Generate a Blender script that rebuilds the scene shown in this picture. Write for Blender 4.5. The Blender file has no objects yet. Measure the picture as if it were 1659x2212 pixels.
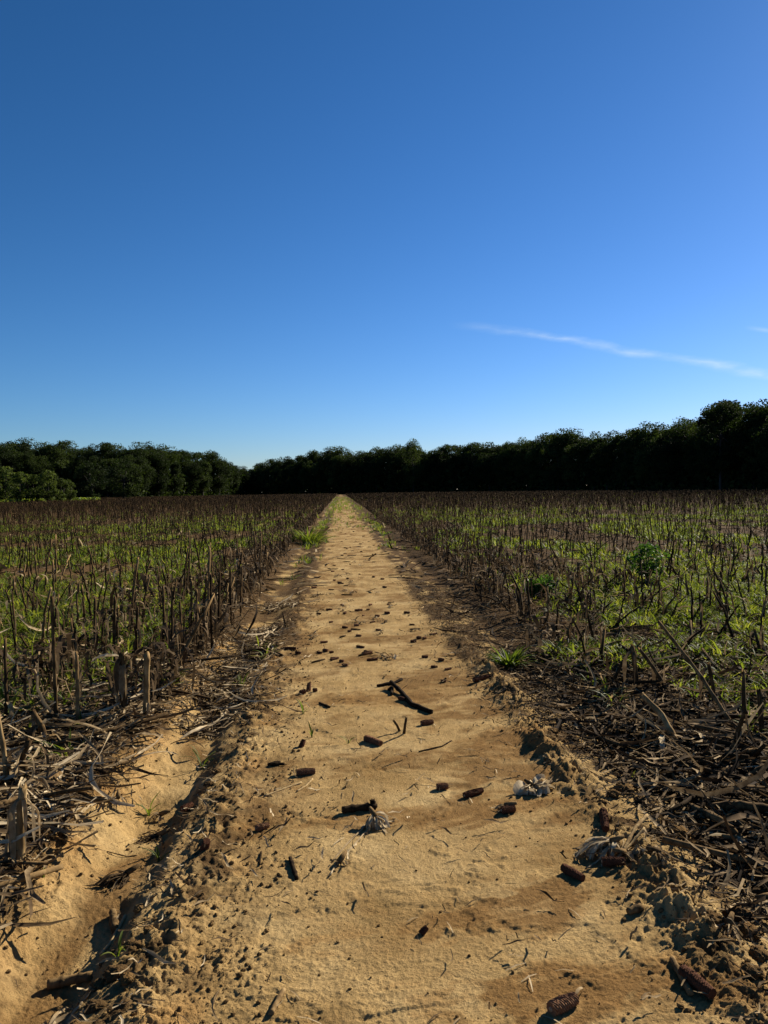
import bpy, bmesh, math
import numpy as np
from mathutils import Matrix, Vector
rng = np.random.default_rng(7)
S = bpy.context.scene
C = S.collection

# ------------------------------------------------------------------ camera, sky, sun, exposure
CAM_H, CAM_X, YAW, PITCH, ROLL = 1.45, -0.29, math.radians(3.24), math.radians(1.63), math.radians(-0.92)
LENS, SH = 26.0, 34.6
cd = bpy.data.cameras.new('camera'); cam = bpy.data.objects.new('camera', cd); C.objects.link(cam)
cd.sensor_fit = 'VERTICAL'; cd.sensor_height = SH; cd.sensor_width = SH*0.75; cd.lens = LENS
cd.clip_start = 0.05; cd.clip_end = 5000
CM = Matrix.Rotation(-YAW, 4, 'Z') @ Matrix.Rotation(math.pi/2-PITCH, 4, 'X') @ Matrix.Rotation(ROLL, 4, 'Z')
cam.matrix_world = Matrix.Translation((CAM_X, 0, CAM_H)) @ CM
S.camera = cam
SUN_AZ, SUN_EL = math.radians(47), math.radians(27)     # azimuth clockwise from +Y (the path's direction)
w = bpy.data.worlds.new('World'); S.world = w; w.use_nodes = True
sl = bpy.data.lights.new('sun', 'SUN'); sl.energy = 5.0; sl.angle = math.radians(0.53); sl.color = (1.0, 0.90, 0.74)
sun = bpy.data.objects.new('sun', sl); C.objects.link(sun)
sdir = Vector((math.sin(SUN_AZ)*math.cos(SUN_EL), math.cos(SUN_AZ)*math.cos(SUN_EL), math.sin(SUN_EL)))
sun.rotation_euler = sdir.to_track_quat('Z', 'Y').to_euler()
SKY_STRENGTH = 0.0555
S.view_settings.view_transform = 'Standard'; S.view_settings.look = 'None'
S.view_settings.exposure = 1.1; S.view_settings.gamma = 1.0; S.view_settings.use_curve_mapping = False
S.render.resolution_x, S.render.resolution_y = 768, 1024
S.render.engine = 'CYCLES'

def ray(xd, yd):
    """direction through a point of the photograph (coordinates on its 1659 x 2212 view)"""
    f = LENS/SH*2212
    d = CM.to_3x3() @ Vector(((xd-829.5)/f, -(yd-1106)/f, -1.0))
    return d.normalized()
def P(xd, yd, z=0.0):
    d = ray(xd, yd); t = (z-CAM_H)/d.z
    return Vector((CAM_X+d.x*t, d.y*t, z))
def PY(xd, yd, Y):
    d = ray(xd, yd); t = Y/d.y
    return Vector((CAM_X+d.x*t, Y, CAM_H+d.z*t))

# world: physical sky plus one thin contrail-like cirrus streak
nt = w.node_tree; nt.nodes.clear()
def N(nt, t, **k):
    n = nt.nodes.new(t)
    for a, b in k.items(): setattr(n, a, b)
    return n
out = N(nt, 'ShaderNodeOutputWorld'); bg = N(nt, 'ShaderNodeBackground')
sky = N(nt, 'ShaderNodeTexSky', sky_type='NISHITA'); sky.sun_disc = False
sky.sun_elevation = SUN_EL; sky.sun_rotation = SUN_AZ
sky.altitude = 60; sky.air_density = 1.0; sky.dust_density = 0.12; sky.ozone_density = 3.5
bg.inputs['Strength'].default_value = SKY_STRENGTH
tc = N(nt, 'ShaderNodeTexCoord')
def vm(op, a, b=None):
    n = N(nt, 'ShaderNodeVectorMath', operation=op)
    for i, s in enumerate((a, b)):
        if s is None: continue
        if isinstance(s, (tuple, Vector)): n.inputs[i].default_value = tuple(s)
        else: nt.links.new(s, n.inputs[i])
    return n
def mth(nt, op, a, b=None, c=None, clamp=False):
    n = N(nt, 'ShaderNodeMath', operation=op); n.use_clamp = clamp
    for i, s in enumerate((a, b, c)):
        if s is None: continue
        if isinstance(s, (int, float)): n.inputs[i].default_value = s
        else: nt.links.new(s, n.inputs[i])
    return n.outputs[0]
d1, d2 = ray(1010, 703), ray(1659, 806)
nrm = d1.cross(d2).normalized(); tan = (d2-d1*d1.dot(d2)).normalized()
nz = N(nt, 'ShaderNodeTexNoise'); nz.inputs['Scale'].default_value = 9; nz.inputs['Detail'].default_value = 7; nz.inputs['Roughness'].default_value = 0.62
mp = N(nt, 'ShaderNodeMapping'); mp.inputs['Scale'].default_value = (1, 1, 3.2)
nt.links.new(tc.outputs['Generated'], mp.inputs['Vector']); nt.links.new(mp.outputs[0], nz.inputs['Vector'])
dist = vm('DOT_PRODUCT', tc.outputs['Generated'], nrm).outputs['Value']
tt = vm('DOT_PRODUCT', tc.outputs['Generated'], tan).outputs['Value']
wob = mth(nt, 'MULTIPLY', mth(nt, 'SUBTRACT', nz.outputs['Fac'], 0.5), 0.020)
dd = mth(nt, 'ABSOLUTE', mth(nt, 'ADD', dist, wob))
core = mth(nt, 'SUBTRACT', 1.0, mth(nt, 'DIVIDE', dd, 0.0072), clamp=True)
fade = mth(nt, 'MULTIPLY_ADD', tt, 6.5, 0.16, clamp=True)
nz2 = N(nt, 'ShaderNodeTexNoise'); nz2.inputs['Scale'].default_value = 38; nz2.inputs['Detail'].default_value = 5
nt.links.new(mp.outputs[0], nz2.inputs['Vector'])
puff = mth(nt, 'MULTIPLY_ADD', nz2.outputs['Fac'], 1.9, -0.30, clamp=True)
msk = mth(nt, 'MULTIPLY', mth(nt, 'MULTIPLY', mth(nt, 'POWER', core, 1.3), fade), puff)
d3 = ray(1652, 713); w3 = vm('DISTANCE', tc.outputs['Generated'], d3).outputs['Value']
wisp = mth(nt, 'MULTIPLY', mth(nt, 'SUBTRACT', 1.0, mth(nt, 'DIVIDE', w3, 0.022), clamp=True), mth(nt, 'SUBTRACT', 1.0, mth(nt, 'DIVIDE', mth(nt, 'ABSOLUTE', mth(nt, 'SUBTRACT', vm('DOT_PRODUCT', tc.outputs['Generated'], nrm).outputs['Value'], d3.dot(nrm))), 0.0035), clamp=True))
msk = mth(nt, 'MULTIPLY', mth(nt, 'MAXIMUM', msk, mth(nt, 'MULTIPLY', wisp, .6)), 0.36)
mx = N(nt, 'ShaderNodeMix', data_type='RGBA')
sc1 = vm('SCALE', sky.outputs[0]); sc1.inputs['Scale'].default_value = .089
sep = N(nt, 'ShaderNodeSeparateColor'); nt.links.new(sc1.outputs[0], sep.inputs[0]); sc2 = N(nt, 'ShaderNodeCombineColor')
for ch, (g_, k_) in enumerate(((1.60, 8.9), (1.27, 8.6), (1.34, 12.0))):       # deep, saturated blue as a phone renders it
    nt.links.new(mth(nt, 'MULTIPLY', mth(nt, 'POWER', sep.outputs[ch], g_), k_), sc2.inputs[ch])
nt.links.new(msk, mx.inputs['Factor']); nt.links.new(sc2.outputs[0], mx.inputs['A'])
mx.inputs['B'].default_value = (7.0, 8.0, 8.6, 1)
nt.links.new(mx.outputs['Result'], bg.inputs['Color']); nt.links.new(bg.outputs[0], out.inputs['Surface'])

# ------------------------------------------------------------------ numpy noise
_perm = np.random.default_rng(3).permutation(4096).astype(np.int64)
def perlin(x, y, seed=0):
    x = np.asarray(x, float)+seed*17.13; y = np.asarray(y, float)+seed*9.71
    xi = np.floor(x).astype(np.int64); yi = np.floor(y).astype(np.int64)
    xf, yf = x-xi, y-yi
    u = xf*xf*xf*(xf*(xf*6-15)+10); v = yf*yf*yf*(yf*(yf*6-15)+10)
    def g(ix, iy, fx, fy):
        a = _perm[(_perm[ix & 4095]+iy) & 4095]*(2*math.pi/4096)
        return np.cos(a)*fx+np.sin(a)*fy
    a = g(xi, yi, xf, yf); b = g(xi+1, yi, xf-1, yf); c = g(xi, yi+1, xf, yf-1); d = g(xi+1, yi+1, xf-1, yf-1)
    return (a+(b-a)*u)+((c+(d-c)*u)-(a+(b-a)*u))*v
def fbm(x, y, o=4, seed=0, gain=.5):
    s = 0; a = 1.0
    for i in range(o):
        s = s+a*perlin(x*2**i, y*2**i, seed+i*5); a *= gain
    return s
def billow(x, y, o=3, seed=0, gain=.55):
    s = 0; a = 1.0
    for i in range(o):
        s = s+a*np.abs(perlin(x*2**i, y*2**i, seed+i*5)); a *= gain
    return s
def sst(a, b, x):
    t = np.clip((x-a)/(b-a), 0, 1); return t*t*(3-2*t)

# ------------------------------------------------------------------ the ground's shape
def rut_left(y):  return -1.17+.08*perlin(y*.55, y*0+.3, 1)+.05*perlin(y*1.9, y*0, 2)+.03*perlin(y*5.3, y*0, 3)
def rut_right(y): return 1.26+.06*perlin(y*.5, y*0+.7, 4)
def edge_r(y):    return .84+.07*perlin(y*.8, y*0+.2, 8)
def H(x, y, fine=True):
    x = np.asarray(x, float); y = np.asarray(y, float)
    y2 = np.maximum(y, -20)
    z = .035*fbm(x*.16, y2*.16, 2, 11)*sst(1.4, 4, abs(x))
    z = z+.010*fbm(x*.9, y2*1.1, 3, 12)
    # left rut: steep on the path side, soft on the field side
    cl = rut_left(y2); dpt = (.082-.06*sst(5, 12, y2)-.03*sst(25, 60, y2))*(1+.75*perlin(y2*1.3, y2*0+.6, 6)+.3*perlin(y2*4, y2*0+.6, 7))
    t = x-cl+.035*fbm(x*6, y2*6, 3, 19)+.02*perlin(x*17, y2*17, 18)*(x > cl)
    prof = np.where(t > 0, 1-sst(.06, .20, t), 1-sst(.06, .25, -t))
    z = z-dpt*prof
    lip = np.exp(-((t-.32)/.09)**2)
    z = z+lip*(.018+.055*np.clip(billow(x*7, y2*7, 4, 21, .6)-.3, -.3, 1))
    z = z+.020*(billow(x*10, y2*10, 3, 23, .6)-.32)*np.exp(-((t+.26)/.16)**2)*(y2 < 9)
    z = z+.04*sst(-.18, -.45, t)*sst(-1.6, -.8, t)
    # right: a crumbly ridge, a shallow rut
    er = edge_r(y2)
    z = z+np.exp(-((x-er)/.10)**2)*(1-.6*sst(5.5, 9, y2))*(.5+1.1*sst(-.3, .3, perlin(y2*1.1, y2*0+.4, 33)))*(.020+.075*np.clip(billow(x*7, y2*7, 4, 31, .6)-.3, -.3, 1))
    tr = x-rut_right(y2)
    z = z-.035*np.exp(-(tr/.15)**2)
    # planted rows in the field
    fl = sst(1.45, 2.0, abs(x-.1))
    z = z+fl*.028*np.cos((np.abs(x)-1.6-.4*(x > 0))*2*math.pi/.76)
    z = z+fl*.03*fbm(x*2.2, y2*2.2, 3, 41)
    # washed lumps on the path, and slabs of crust low in the foreground
    pm = 1-sst(.75, 1.0, abs(x+.03))
    sl_ = fbm(x*1.6+.5*perlin(x*2, y2*2, 51), y2*2.4, 5, 52, .6)
    z = z+pm*.0055*sst(.04, .13, sl_)*(y2 < 14)
    z = z+pm*.0025*perlin(x*8, y2*9, 53)
    if fine:
        near = 1-sst(10, 24, y2)
        rough = .25+.75*np.clip(np.exp(-((t-.36)/.22)**2)+np.exp(-((x-er-.02)/.22)**2)+fl+.4*np.exp(-((x+.66)/.22)**2)+1.0*np.exp(-((t+.25)/.15)**2), 0, 1)
        crumb = 1.5*(billow(x*24, y2*24, 3, 61, .7)-.35)*(.6+.8*sst(-.2, .3, perlin(x*4, y2*4, 65)))
        z = z+near*rough*.0085*np.clip(crumb, -.3, 1)
        z = z+near*.0030*fbm(x*62, y2*62, 2, 62, .7)
        z = z+near*.0030*np.clip(fbm(x*10, y2*11, 3, 64, .65), -.2, .5)
        pits = np.clip(perlin(x*70, y2*70, 63)-.40, 0, 1)
        z = z-near*.011*pits*(.25+.75*rough)
    return z
def Hs(x, y): return float(H(np.array([x]), np.array([y]))[0])
def Hmax(x, y, r=.02):
    g = np.array([-1, 0, 1, -1, 0, 1, -1, 0, 1])*r; k = np.array([-1, -1, -1, 0, 0, 0, 1, 1, 1])*r
    return float(H(x+g, y+k).max())
def lift(vs, ox, oy, oz, gap, r=None, jit=0):
    a = np.array([tuple(v) for v in vs]); h = H(ox+a[:, 0], oy+a[:, 1])-oz+gap
    for v, hh in zip(vs, h):
        if v.z < hh: v.z = hh+(abs(r.normal(0, jit)) if jit else 0)

# ------------------------------------------------------------------ mesh helpers
def mesh_np(name, V, groups, tint=None, attrs=None, smooth=True):
    me = bpy.data.meshes.new(name)
    V = np.asarray(V, np.float32); me.vertices.add(len(V)); me.vertices.foreach_set('co', V.ravel())
    groups = [np.asarray(g, np.int32) for g in groups if len(g)]
    nl = sum(g.size for g in groups); nf = sum(len(g) for g in groups)
    me.loops.add(nl); me.loops.foreach_set('vertex_index', np.concatenate([g.ravel() for g in groups]))
    me.polygons.add(nf)
    tot = np.concatenate([np.full(len(g), g.shape[1]) for g in groups]).astype(np.int32)
    me.polygons.foreach_set('loop_start', np.concatenate([[0], np.cumsum(tot)[:-1]]).astype(np.int32))
    me.polygons.foreach_set('use_smooth', np.full(nf, smooth))
    me.update(calc_edges=True)
    at = dict(attrs or {})
    if tint is not None: at['tint'] = tint
    for k, v in at.items():
        a = me.attributes.new(k, 'FLOAT', 'POINT'); a.data.foreach_set('value', np.asarray(v, np.float32))
    return me
class MB:
    def __init__(s): s.v = []; s.q = []; s.t = []; s.c = []
    def n(s): return len(s.v)
    def tube(s, pts, rad, k=6, tint=.5, cap=True, ragged=0, bump=None):
        pts = [Vector(p) for p in pts]; base = s.n(); m = len(pts)
        up = Vector((.31, .87, .38))
        for i, p in enumerate(pts):
            d = (pts[min(i+1, m-1)]-pts[max(i-1, 0)]).normalized()
            a = d.cross(up); a = a.normalized() if a.length > 1e-3 else d.orthogonal().normalized(); b = d.cross(a)
            for j in range(k):
                th = 2*math.pi*j/k; r = rad[i]
                off = d*(ragged*rng.uniform(-1, 1)) if (i == m-1 and ragged) else Vector((0, 0, 0))
                s.v.append(p+a*(r*math.cos(th))+b*(r*math.sin(th))+off)
                s.c.append(tint[i] if isinstance(tint, (list, tuple)) else tint)
        for i in range(m-1):
            for j in range(k):
                s.q.append((base+i*k+j, base+i*k+(j+1) % k, base+(i+1)*k+(j+1) % k, base+(i+1)*k+j))
        if cap:
            for i, rev in ((0, True), (m-1, False)):
                c = s.n(); s.v.append(sum((Vector(s.v[base+i*k+j]) for j in range(k)), Vector())/k-(Vector((0, 0, ragged)) if not rev else Vector()))
                s.c.append(s.c[base+i*k])
                for j in range(k):
                    a, b = base+i*k+j, base+i*k+(j+1) % k
                    s.t.append((c, b, a) if rev else (c, a, b))
    def strip(s, pts, wid, side, tint=.5, fold=.0, cols=2):
        """a leaf blade: a ribbon along pts, 'side' its width direction, folded along the midrib"""
        base = s.n(); m = len(pts); cols = 3 if fold else 2
        for i in range(m):
            p = Vector(pts[i]); d = (Vector(pts[min(i+1, m-1)])-Vector(pts[max(i-1, 0)])).normalized()
            sd = Vector(side[i]) if isinstance(side, list) else Vector(side)
            sd = (sd-d*sd.dot(d)).normalized(); nn = d.cross(sd)
            for c in range(cols):
                u = c/(cols-1)*2-1
                s.v.append(p+sd*(u*wid[i]*.5)+nn*(fold*wid[i]*(abs(u)-.5)))
                s.c.append(tint+rng.uniform(-.05, .05))
        for i in range(m-1):
            for c in range(cols-1):
                a = base+i*cols+c; s.q.append((a, a+1, a+cols+1, a+cols))
    def arrays(s): return np.array([tuple(p) for p in s.v], float), np.array(s.q, int).reshape(-1, 4), np.array(s.t, int).reshape(-1, 3), np.array(s.c, float)
    def mesh(s, name, smooth=True):
        V, q, t, c = s.arrays(); return mesh_np(name, V, [q, t], c, smooth=smooth)
def link(name, me, mat, parent=None, loc=None):
    o = bpy.data.objects.new(name, me); C.objects.link(o)
    if mat and not me.materials: me.materials.append(mat)
    if parent: o.parent = parent
    if loc is not None: o.location = loc
    return o
def empty(name, loc=(0, 0, 0), rz=0, sc=1):
    o = bpy.data.objects.new(name, None); C.objects.link(o); o.location = loc; o.rotation_euler = (0, 0, rz); o.scale = (sc, sc, sc)
    o.empty_display_size = .05
    return o
def tag(o, label, cat, group=None):
    o['label'] = label; o['category'] = cat
    if group: o['group'] = group
    return o
def kind(o, k): o['kind'] = k; return o
def copy_tree(o, parent=None):
    c = o.copy(); C.objects.link(c); c.parent = parent
    for ch in list(o.children): copy_tree(ch, c)
    return c
def tile(tmpl, M, T, dt):
    """copies of a template (V,q,t,c): M (m,3,3), T (m,3), dt (m,)"""
    V, q, t, c = tmpl; m = len(T); n = len(V)
    W = np.einsum('mij,nj->mni', M, V)+T[:, None, :]
    off = (np.arange(m)*n)[:, None, None]
    return W.reshape(-1, 3), (q[None]+off).reshape(-1, 4), (t[None]+off).reshape(-1, 3), (c[None]+dt[:, None]).ravel()
def join(parts):
    V = []; Q = []; T = []; c = []; o = 0
    for v, q, t, k in parts:
        V.append(v); Q.append(q+o); T.append(t+o); c.append(k); o += len(v)
    return np.concatenate(V), np.concatenate(Q), np.concatenate(T), np.concatenate(c)
def rotM(az, tilt, taz, sc):
    """random upright orientation: spin az, then lean 'tilt' toward azimuth taz, scale sc (m,3)"""
    m = len(az); A = np.zeros((m, 3, 3)); ca, sa = np.cos(az), np.sin(az)
    A[:, 0, 0] = ca; A[:, 0, 1] = -sa; A[:, 1, 0] = sa; A[:, 1, 1] = ca; A[:, 2, 2] = 1
    k = np.stack([-np.sin(taz), np.cos(taz), np.zeros(m)], 1)
    K = np.zeros((m, 3, 3)); K[:, 0, 2] = k[:, 1]; K[:, 1, 2] = -k[:, 0]; K[:, 2, 0] = -k[:, 1]; K[:, 2, 1] = k[:, 0]
    R = np.eye(3)[None]+np.sin(tilt)[:, None, None]*K+(1-np.cos(tilt))[:, None, None]*np.matmul(K, K)
    return np.matmul(R, A)*sc[:, None, :]

# ------------------------------------------------------------------ materials
def newmat(name):
    m = bpy.data.materials.new(name); m.use_nodes = True; t = m.node_tree; t.nodes.clear()
    o = N(t, 'ShaderNodeOutputMaterial'); b = N(t, 'ShaderNodeBsdfPrincipled'); t.links.new(b.outputs[0], o.inputs[0])
    b.inputs['Specular IOR Level'].default_value = .25
    return m, t, o, b
def noise(t, scale, detail=4, vec=None, rough=.55, dist=0):
    n = N(t, 'ShaderNodeTexNoise'); n.inputs['Scale'].default_value = scale; n.inputs['Detail'].default_value = detail
    n.inputs['Roughness'].default_value = rough; n.inputs['Distortion'].default_value = dist
    if vec is not None: t.links.new(vec, n.inputs['Vector'])
    return n.outputs['Fac']
def ramp(t, fac, stops):
    r = N(t, 'ShaderNodeValToRGB'); e = r.color_ramp.elements
    while len(e) < len(stops): e.new(.5)
    for i, (p, c) in enumerate(stops): e[i].position = p; e[i].color = (*c, 1)
    t.links.new(fac, r.inputs[0]); return r.outputs[0]
def mix(t, f, a, b, mode='MIX'):
    n = N(t, 'ShaderNodeMix', data_type='RGBA', blend_type=mode)
    for s, v in (('Factor', f), ('A', a), ('B', b)):
        if isinstance(v, (int, float)): n.inputs[s].default_value = v
        elif isinstance(v, tuple): n.inputs[s].default_value = (*v, 1)
        else: t.links.new(v, n.inputs[s])
    return n.outputs['Result']
def attr(t, name):
    a = N(t, 'ShaderNodeAttribute'); a.attribute_name = name; return a.outputs['Fac']
def bump(t, b, h, strength=.5, dist=.01):
    n = N(t, 'ShaderNodeBump'); n.inputs['Strength'].default_value = strength; n.inputs['Distance'].default_value = dist
    t.links.new(h, n.inputs['Height']); t.links.new(n.outputs[0], b.inputs['Normal'])

def soil_material():
    m, t, o, b = newmat('sandy_soil'); b.inputs['Roughness'].default_value = 1.0; b.inputs['Specular IOR Level'].default_value = .02
    pos = N(t, 'ShaderNodeNewGeometry').outputs['Position']
    dark, damp, clay = attr(t, 'dark'), attr(t, 'damp'), attr(t, 'clay')
    n1 = noise(t, 2.2, 5, pos); n2 = noise(t, 11, 6, pos, .65); n3 = noise(t, 120, 4, pos, .7); n4 = noise(t, 420, 2, pos)
    base = ramp(t, n1, [(.28, (.220, .138, .053)), (.50, (.320, .215, .092)), (.72, (.395, .282, .133))])
    base = mix(t, mth(t, 'MULTIPLY', clay, .85, clamp=True), base, (.315, .170, .058))
    dm = mth(t, 'MULTIPLY_ADD', mth(t, 'SUBTRACT', n3, .5), .7, mth(t, 'MULTIPLY_ADD', mth(t, 'SUBTRACT', n2, .5), 1.1, damp))
    dm = mth(t, 'MULTIPLY', mth(t, 'SUBTRACT', dm, .24), 1.7, clamp=True)
    base = mix(t, 1.0, base, mix(t, 1.0, mth(t, 'MULTIPLY_ADD', n2, .9, .52), (1, 1, 1), 'MULTIPLY'), 'MULTIPLY')
    base = mix(t, mth(t, 'MULTIPLY', dm, .80), base, (.138, .074, .026))
    dk = mth(t, 'MULTIPLY_ADD', mth(t, 'SUBTRACT', n3, .5), .9, mth(t, 'MULTIPLY_ADD', mth(t, 'SUBTRACT', n2, .5), 1.3, dark))
    dk = mth(t, 'MULTIPLY', mth(t, 'SUBTRACT', dk, .18), 1.7, clamp=True)
    base = mix(t, dk, base, ramp(t, n2, [(.3, (.032, .020, .010)), (.7, (.110, .067, .030))]))
    # sand grains and dark crumbs
    gr = mth(t, 'MULTIPLY_ADD', mth(t, 'SUBTRACT', n3, .5), 1.5, 1.0)
    gr = mth(t, 'MULTIPLY', gr, mth(t, 'MULTIPLY_ADD', mth(t, 'SUBTRACT', n4, .5), .7, 1.0))
    base = mix(t, 1.0, base, mix(t, 1.0, gr, (1, 1, 1), 'MULTIPLY'), 'MULTIPLY')
    v = N(t, 'ShaderNodeTexVoronoi'); v.inputs['Scale'].default_value = 46; t.links.new(pos, v.inputs['Vector'])
    spot = mth(t, 'LESS_THAN', v.outputs['Distance'], mth(t, 'MULTIPLY_ADD', n2, .5, -.16))
    base = mix(t, mth(t, 'MULTIPLY', spot, .55), base, (.11, .064, .028))
    t.links.new(base, b.inputs['Base Color'])
    hh = mth(t, 'ADD', mth(t, 'MULTIPLY', n3, .9), mth(t, 'MULTIPLY', n4, .4))
    hh = mth(t, 'ADD', hh, mth(t, 'MULTIPLY', n2, .6))
    bump(t, b, hh, .9, .008)
    return m
def plant_material(name, stops, trans=0.0, tcol=None, scale=30, amp=.35, rough=.8, rnd=.25, spec=.2, stretch=(1, 1, .18)):
    m, t, o, b = newmat(name); b.inputs['Roughness'].default_value = rough; b.inputs['Specular IOR Level'].default_value = spec
    pos = N(t, 'ShaderNodeTexCoord').outputs['Object']; mpn = N(t, 'ShaderNodeMapping'); mpn.inputs['Scale'].default_value = stretch
    t.links.new(pos, mpn.inputs['Vector'])
    n = noise(t, scale, 4, mpn.outputs[0], .6)
    oi = N(t, 'ShaderNodeObjectInfo').outputs['Random']
    f = mth(t, 'MULTIPLY_ADD', mth(t, 'SUBTRACT', n, .5), amp*2, attr(t, 'tint'))
    f = mth(t, 'MULTIPLY_ADD', mth(t, 'SUBTRACT', oi, .5), rnd, f, clamp=True)
    col = ramp(t, f, stops); t.links.new(col, b.inputs['Base Color'])
    if trans:
        tr = N(t, 'ShaderNodeBsdfTranslucent'); ms = N(t, 'ShaderNodeMixShader'); ms.inputs[0].default_value = trans
        t.links.new(mix(t, 1.0, col, tcol, 'MULTIPLY') if tcol else col, tr.inputs['Color'])
        t.links.new(b.outputs[0], ms.inputs[1]); t.links.new(tr.outputs[0], ms.inputs[2]); t.links.new(ms.outputs[0], o.inputs[0])
    else: bump(t, b, n, .5, .004)
    return m
SOIL = soil_material()
STALK = plant_material('weathered_corn_stalk', [(0, (.010, .0065, .004)), (.35, (.050, .031, .0145)), (.7, (.19, .122, .054)), (1, (.36, .26, .13))], scale=60, spec=.04, rough=.95)
DRY = plant_material('dry_corn_leaf', [(0, (.020, .013, .008)), (.4, (.105, .069, .036)), (.75, (.30, .220, .122)), (1, (.52, .42, .27))], .18, scale=35, spec=.05, rough=.9, stretch=(1, 1, 1))
COB = plant_material('corn_cob', [(0, (.030, .013, .008)), (.5, (.095, .040, .021)), (1, (.25, .135, .07))], scale=70, rnd=.6, spec=.05, rough=.95, stretch=(1, 1, 1))
PITH = plant_material('cob_pith', [(0, (.20, .12, .065)), (1, (.46, .34, .20))], scale=90, stretch=(1, 1, 1))
GRASS = plant_material('green_grass', [(0, (.032, .050, .009)), (.5, (.074, .104, .016)), (1, (.165, .175, .034))], .5, (1.7, 1.7, .8), scale=6, rough=.6, spec=.18, stretch=(1, 1, 1))
WEED = plant_material('dark_weed_leaf', [(0, (.018, .036, .008)), (.5, (.040, .078, .012)), (1, (.09, .145, .022))], .35, (1.4, 1.6, .9), scale=6, rough=.55, stretch=(1, 1, 1))
LEAF = plant_material('tree_leaf', [(0, (.006, .010, .004)), (.5, (.017, .027, .008)), (1, (.050, .068, .017))], .25, (1.5, 1.6, .8), scale=.25, amp=.2, rough=.85, spec=.08, rnd=.45, stretch=(1, 1, 1))
PALELEAF = plant_material('shrub_leaf', [(0, (.022, .032, .009)), (.5, (.050, .068, .016)), (1, (.10, .122, .028))], .3, (1.4, 1.5, .8), scale=.4, amp=.2, rough=.85, spec=.1, rnd=.3, stretch=(1, 1, 1))
OLIVE = plant_material('olive_tree_leaf', [(0, (.012, .018, .006)), (.5, (.030, .044, .011)), (1, (.065, .082, .020))], .28, (1.5, 1.6, .8), scale=.3, amp=.2, rough=.85, spec=.08, rnd=.3, stretch=(1, 1, 1))
BARK = plant_material('bark', [(0, (.012, .010, .008)), (1, (.045, .036, .028))], scale=4)

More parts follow.
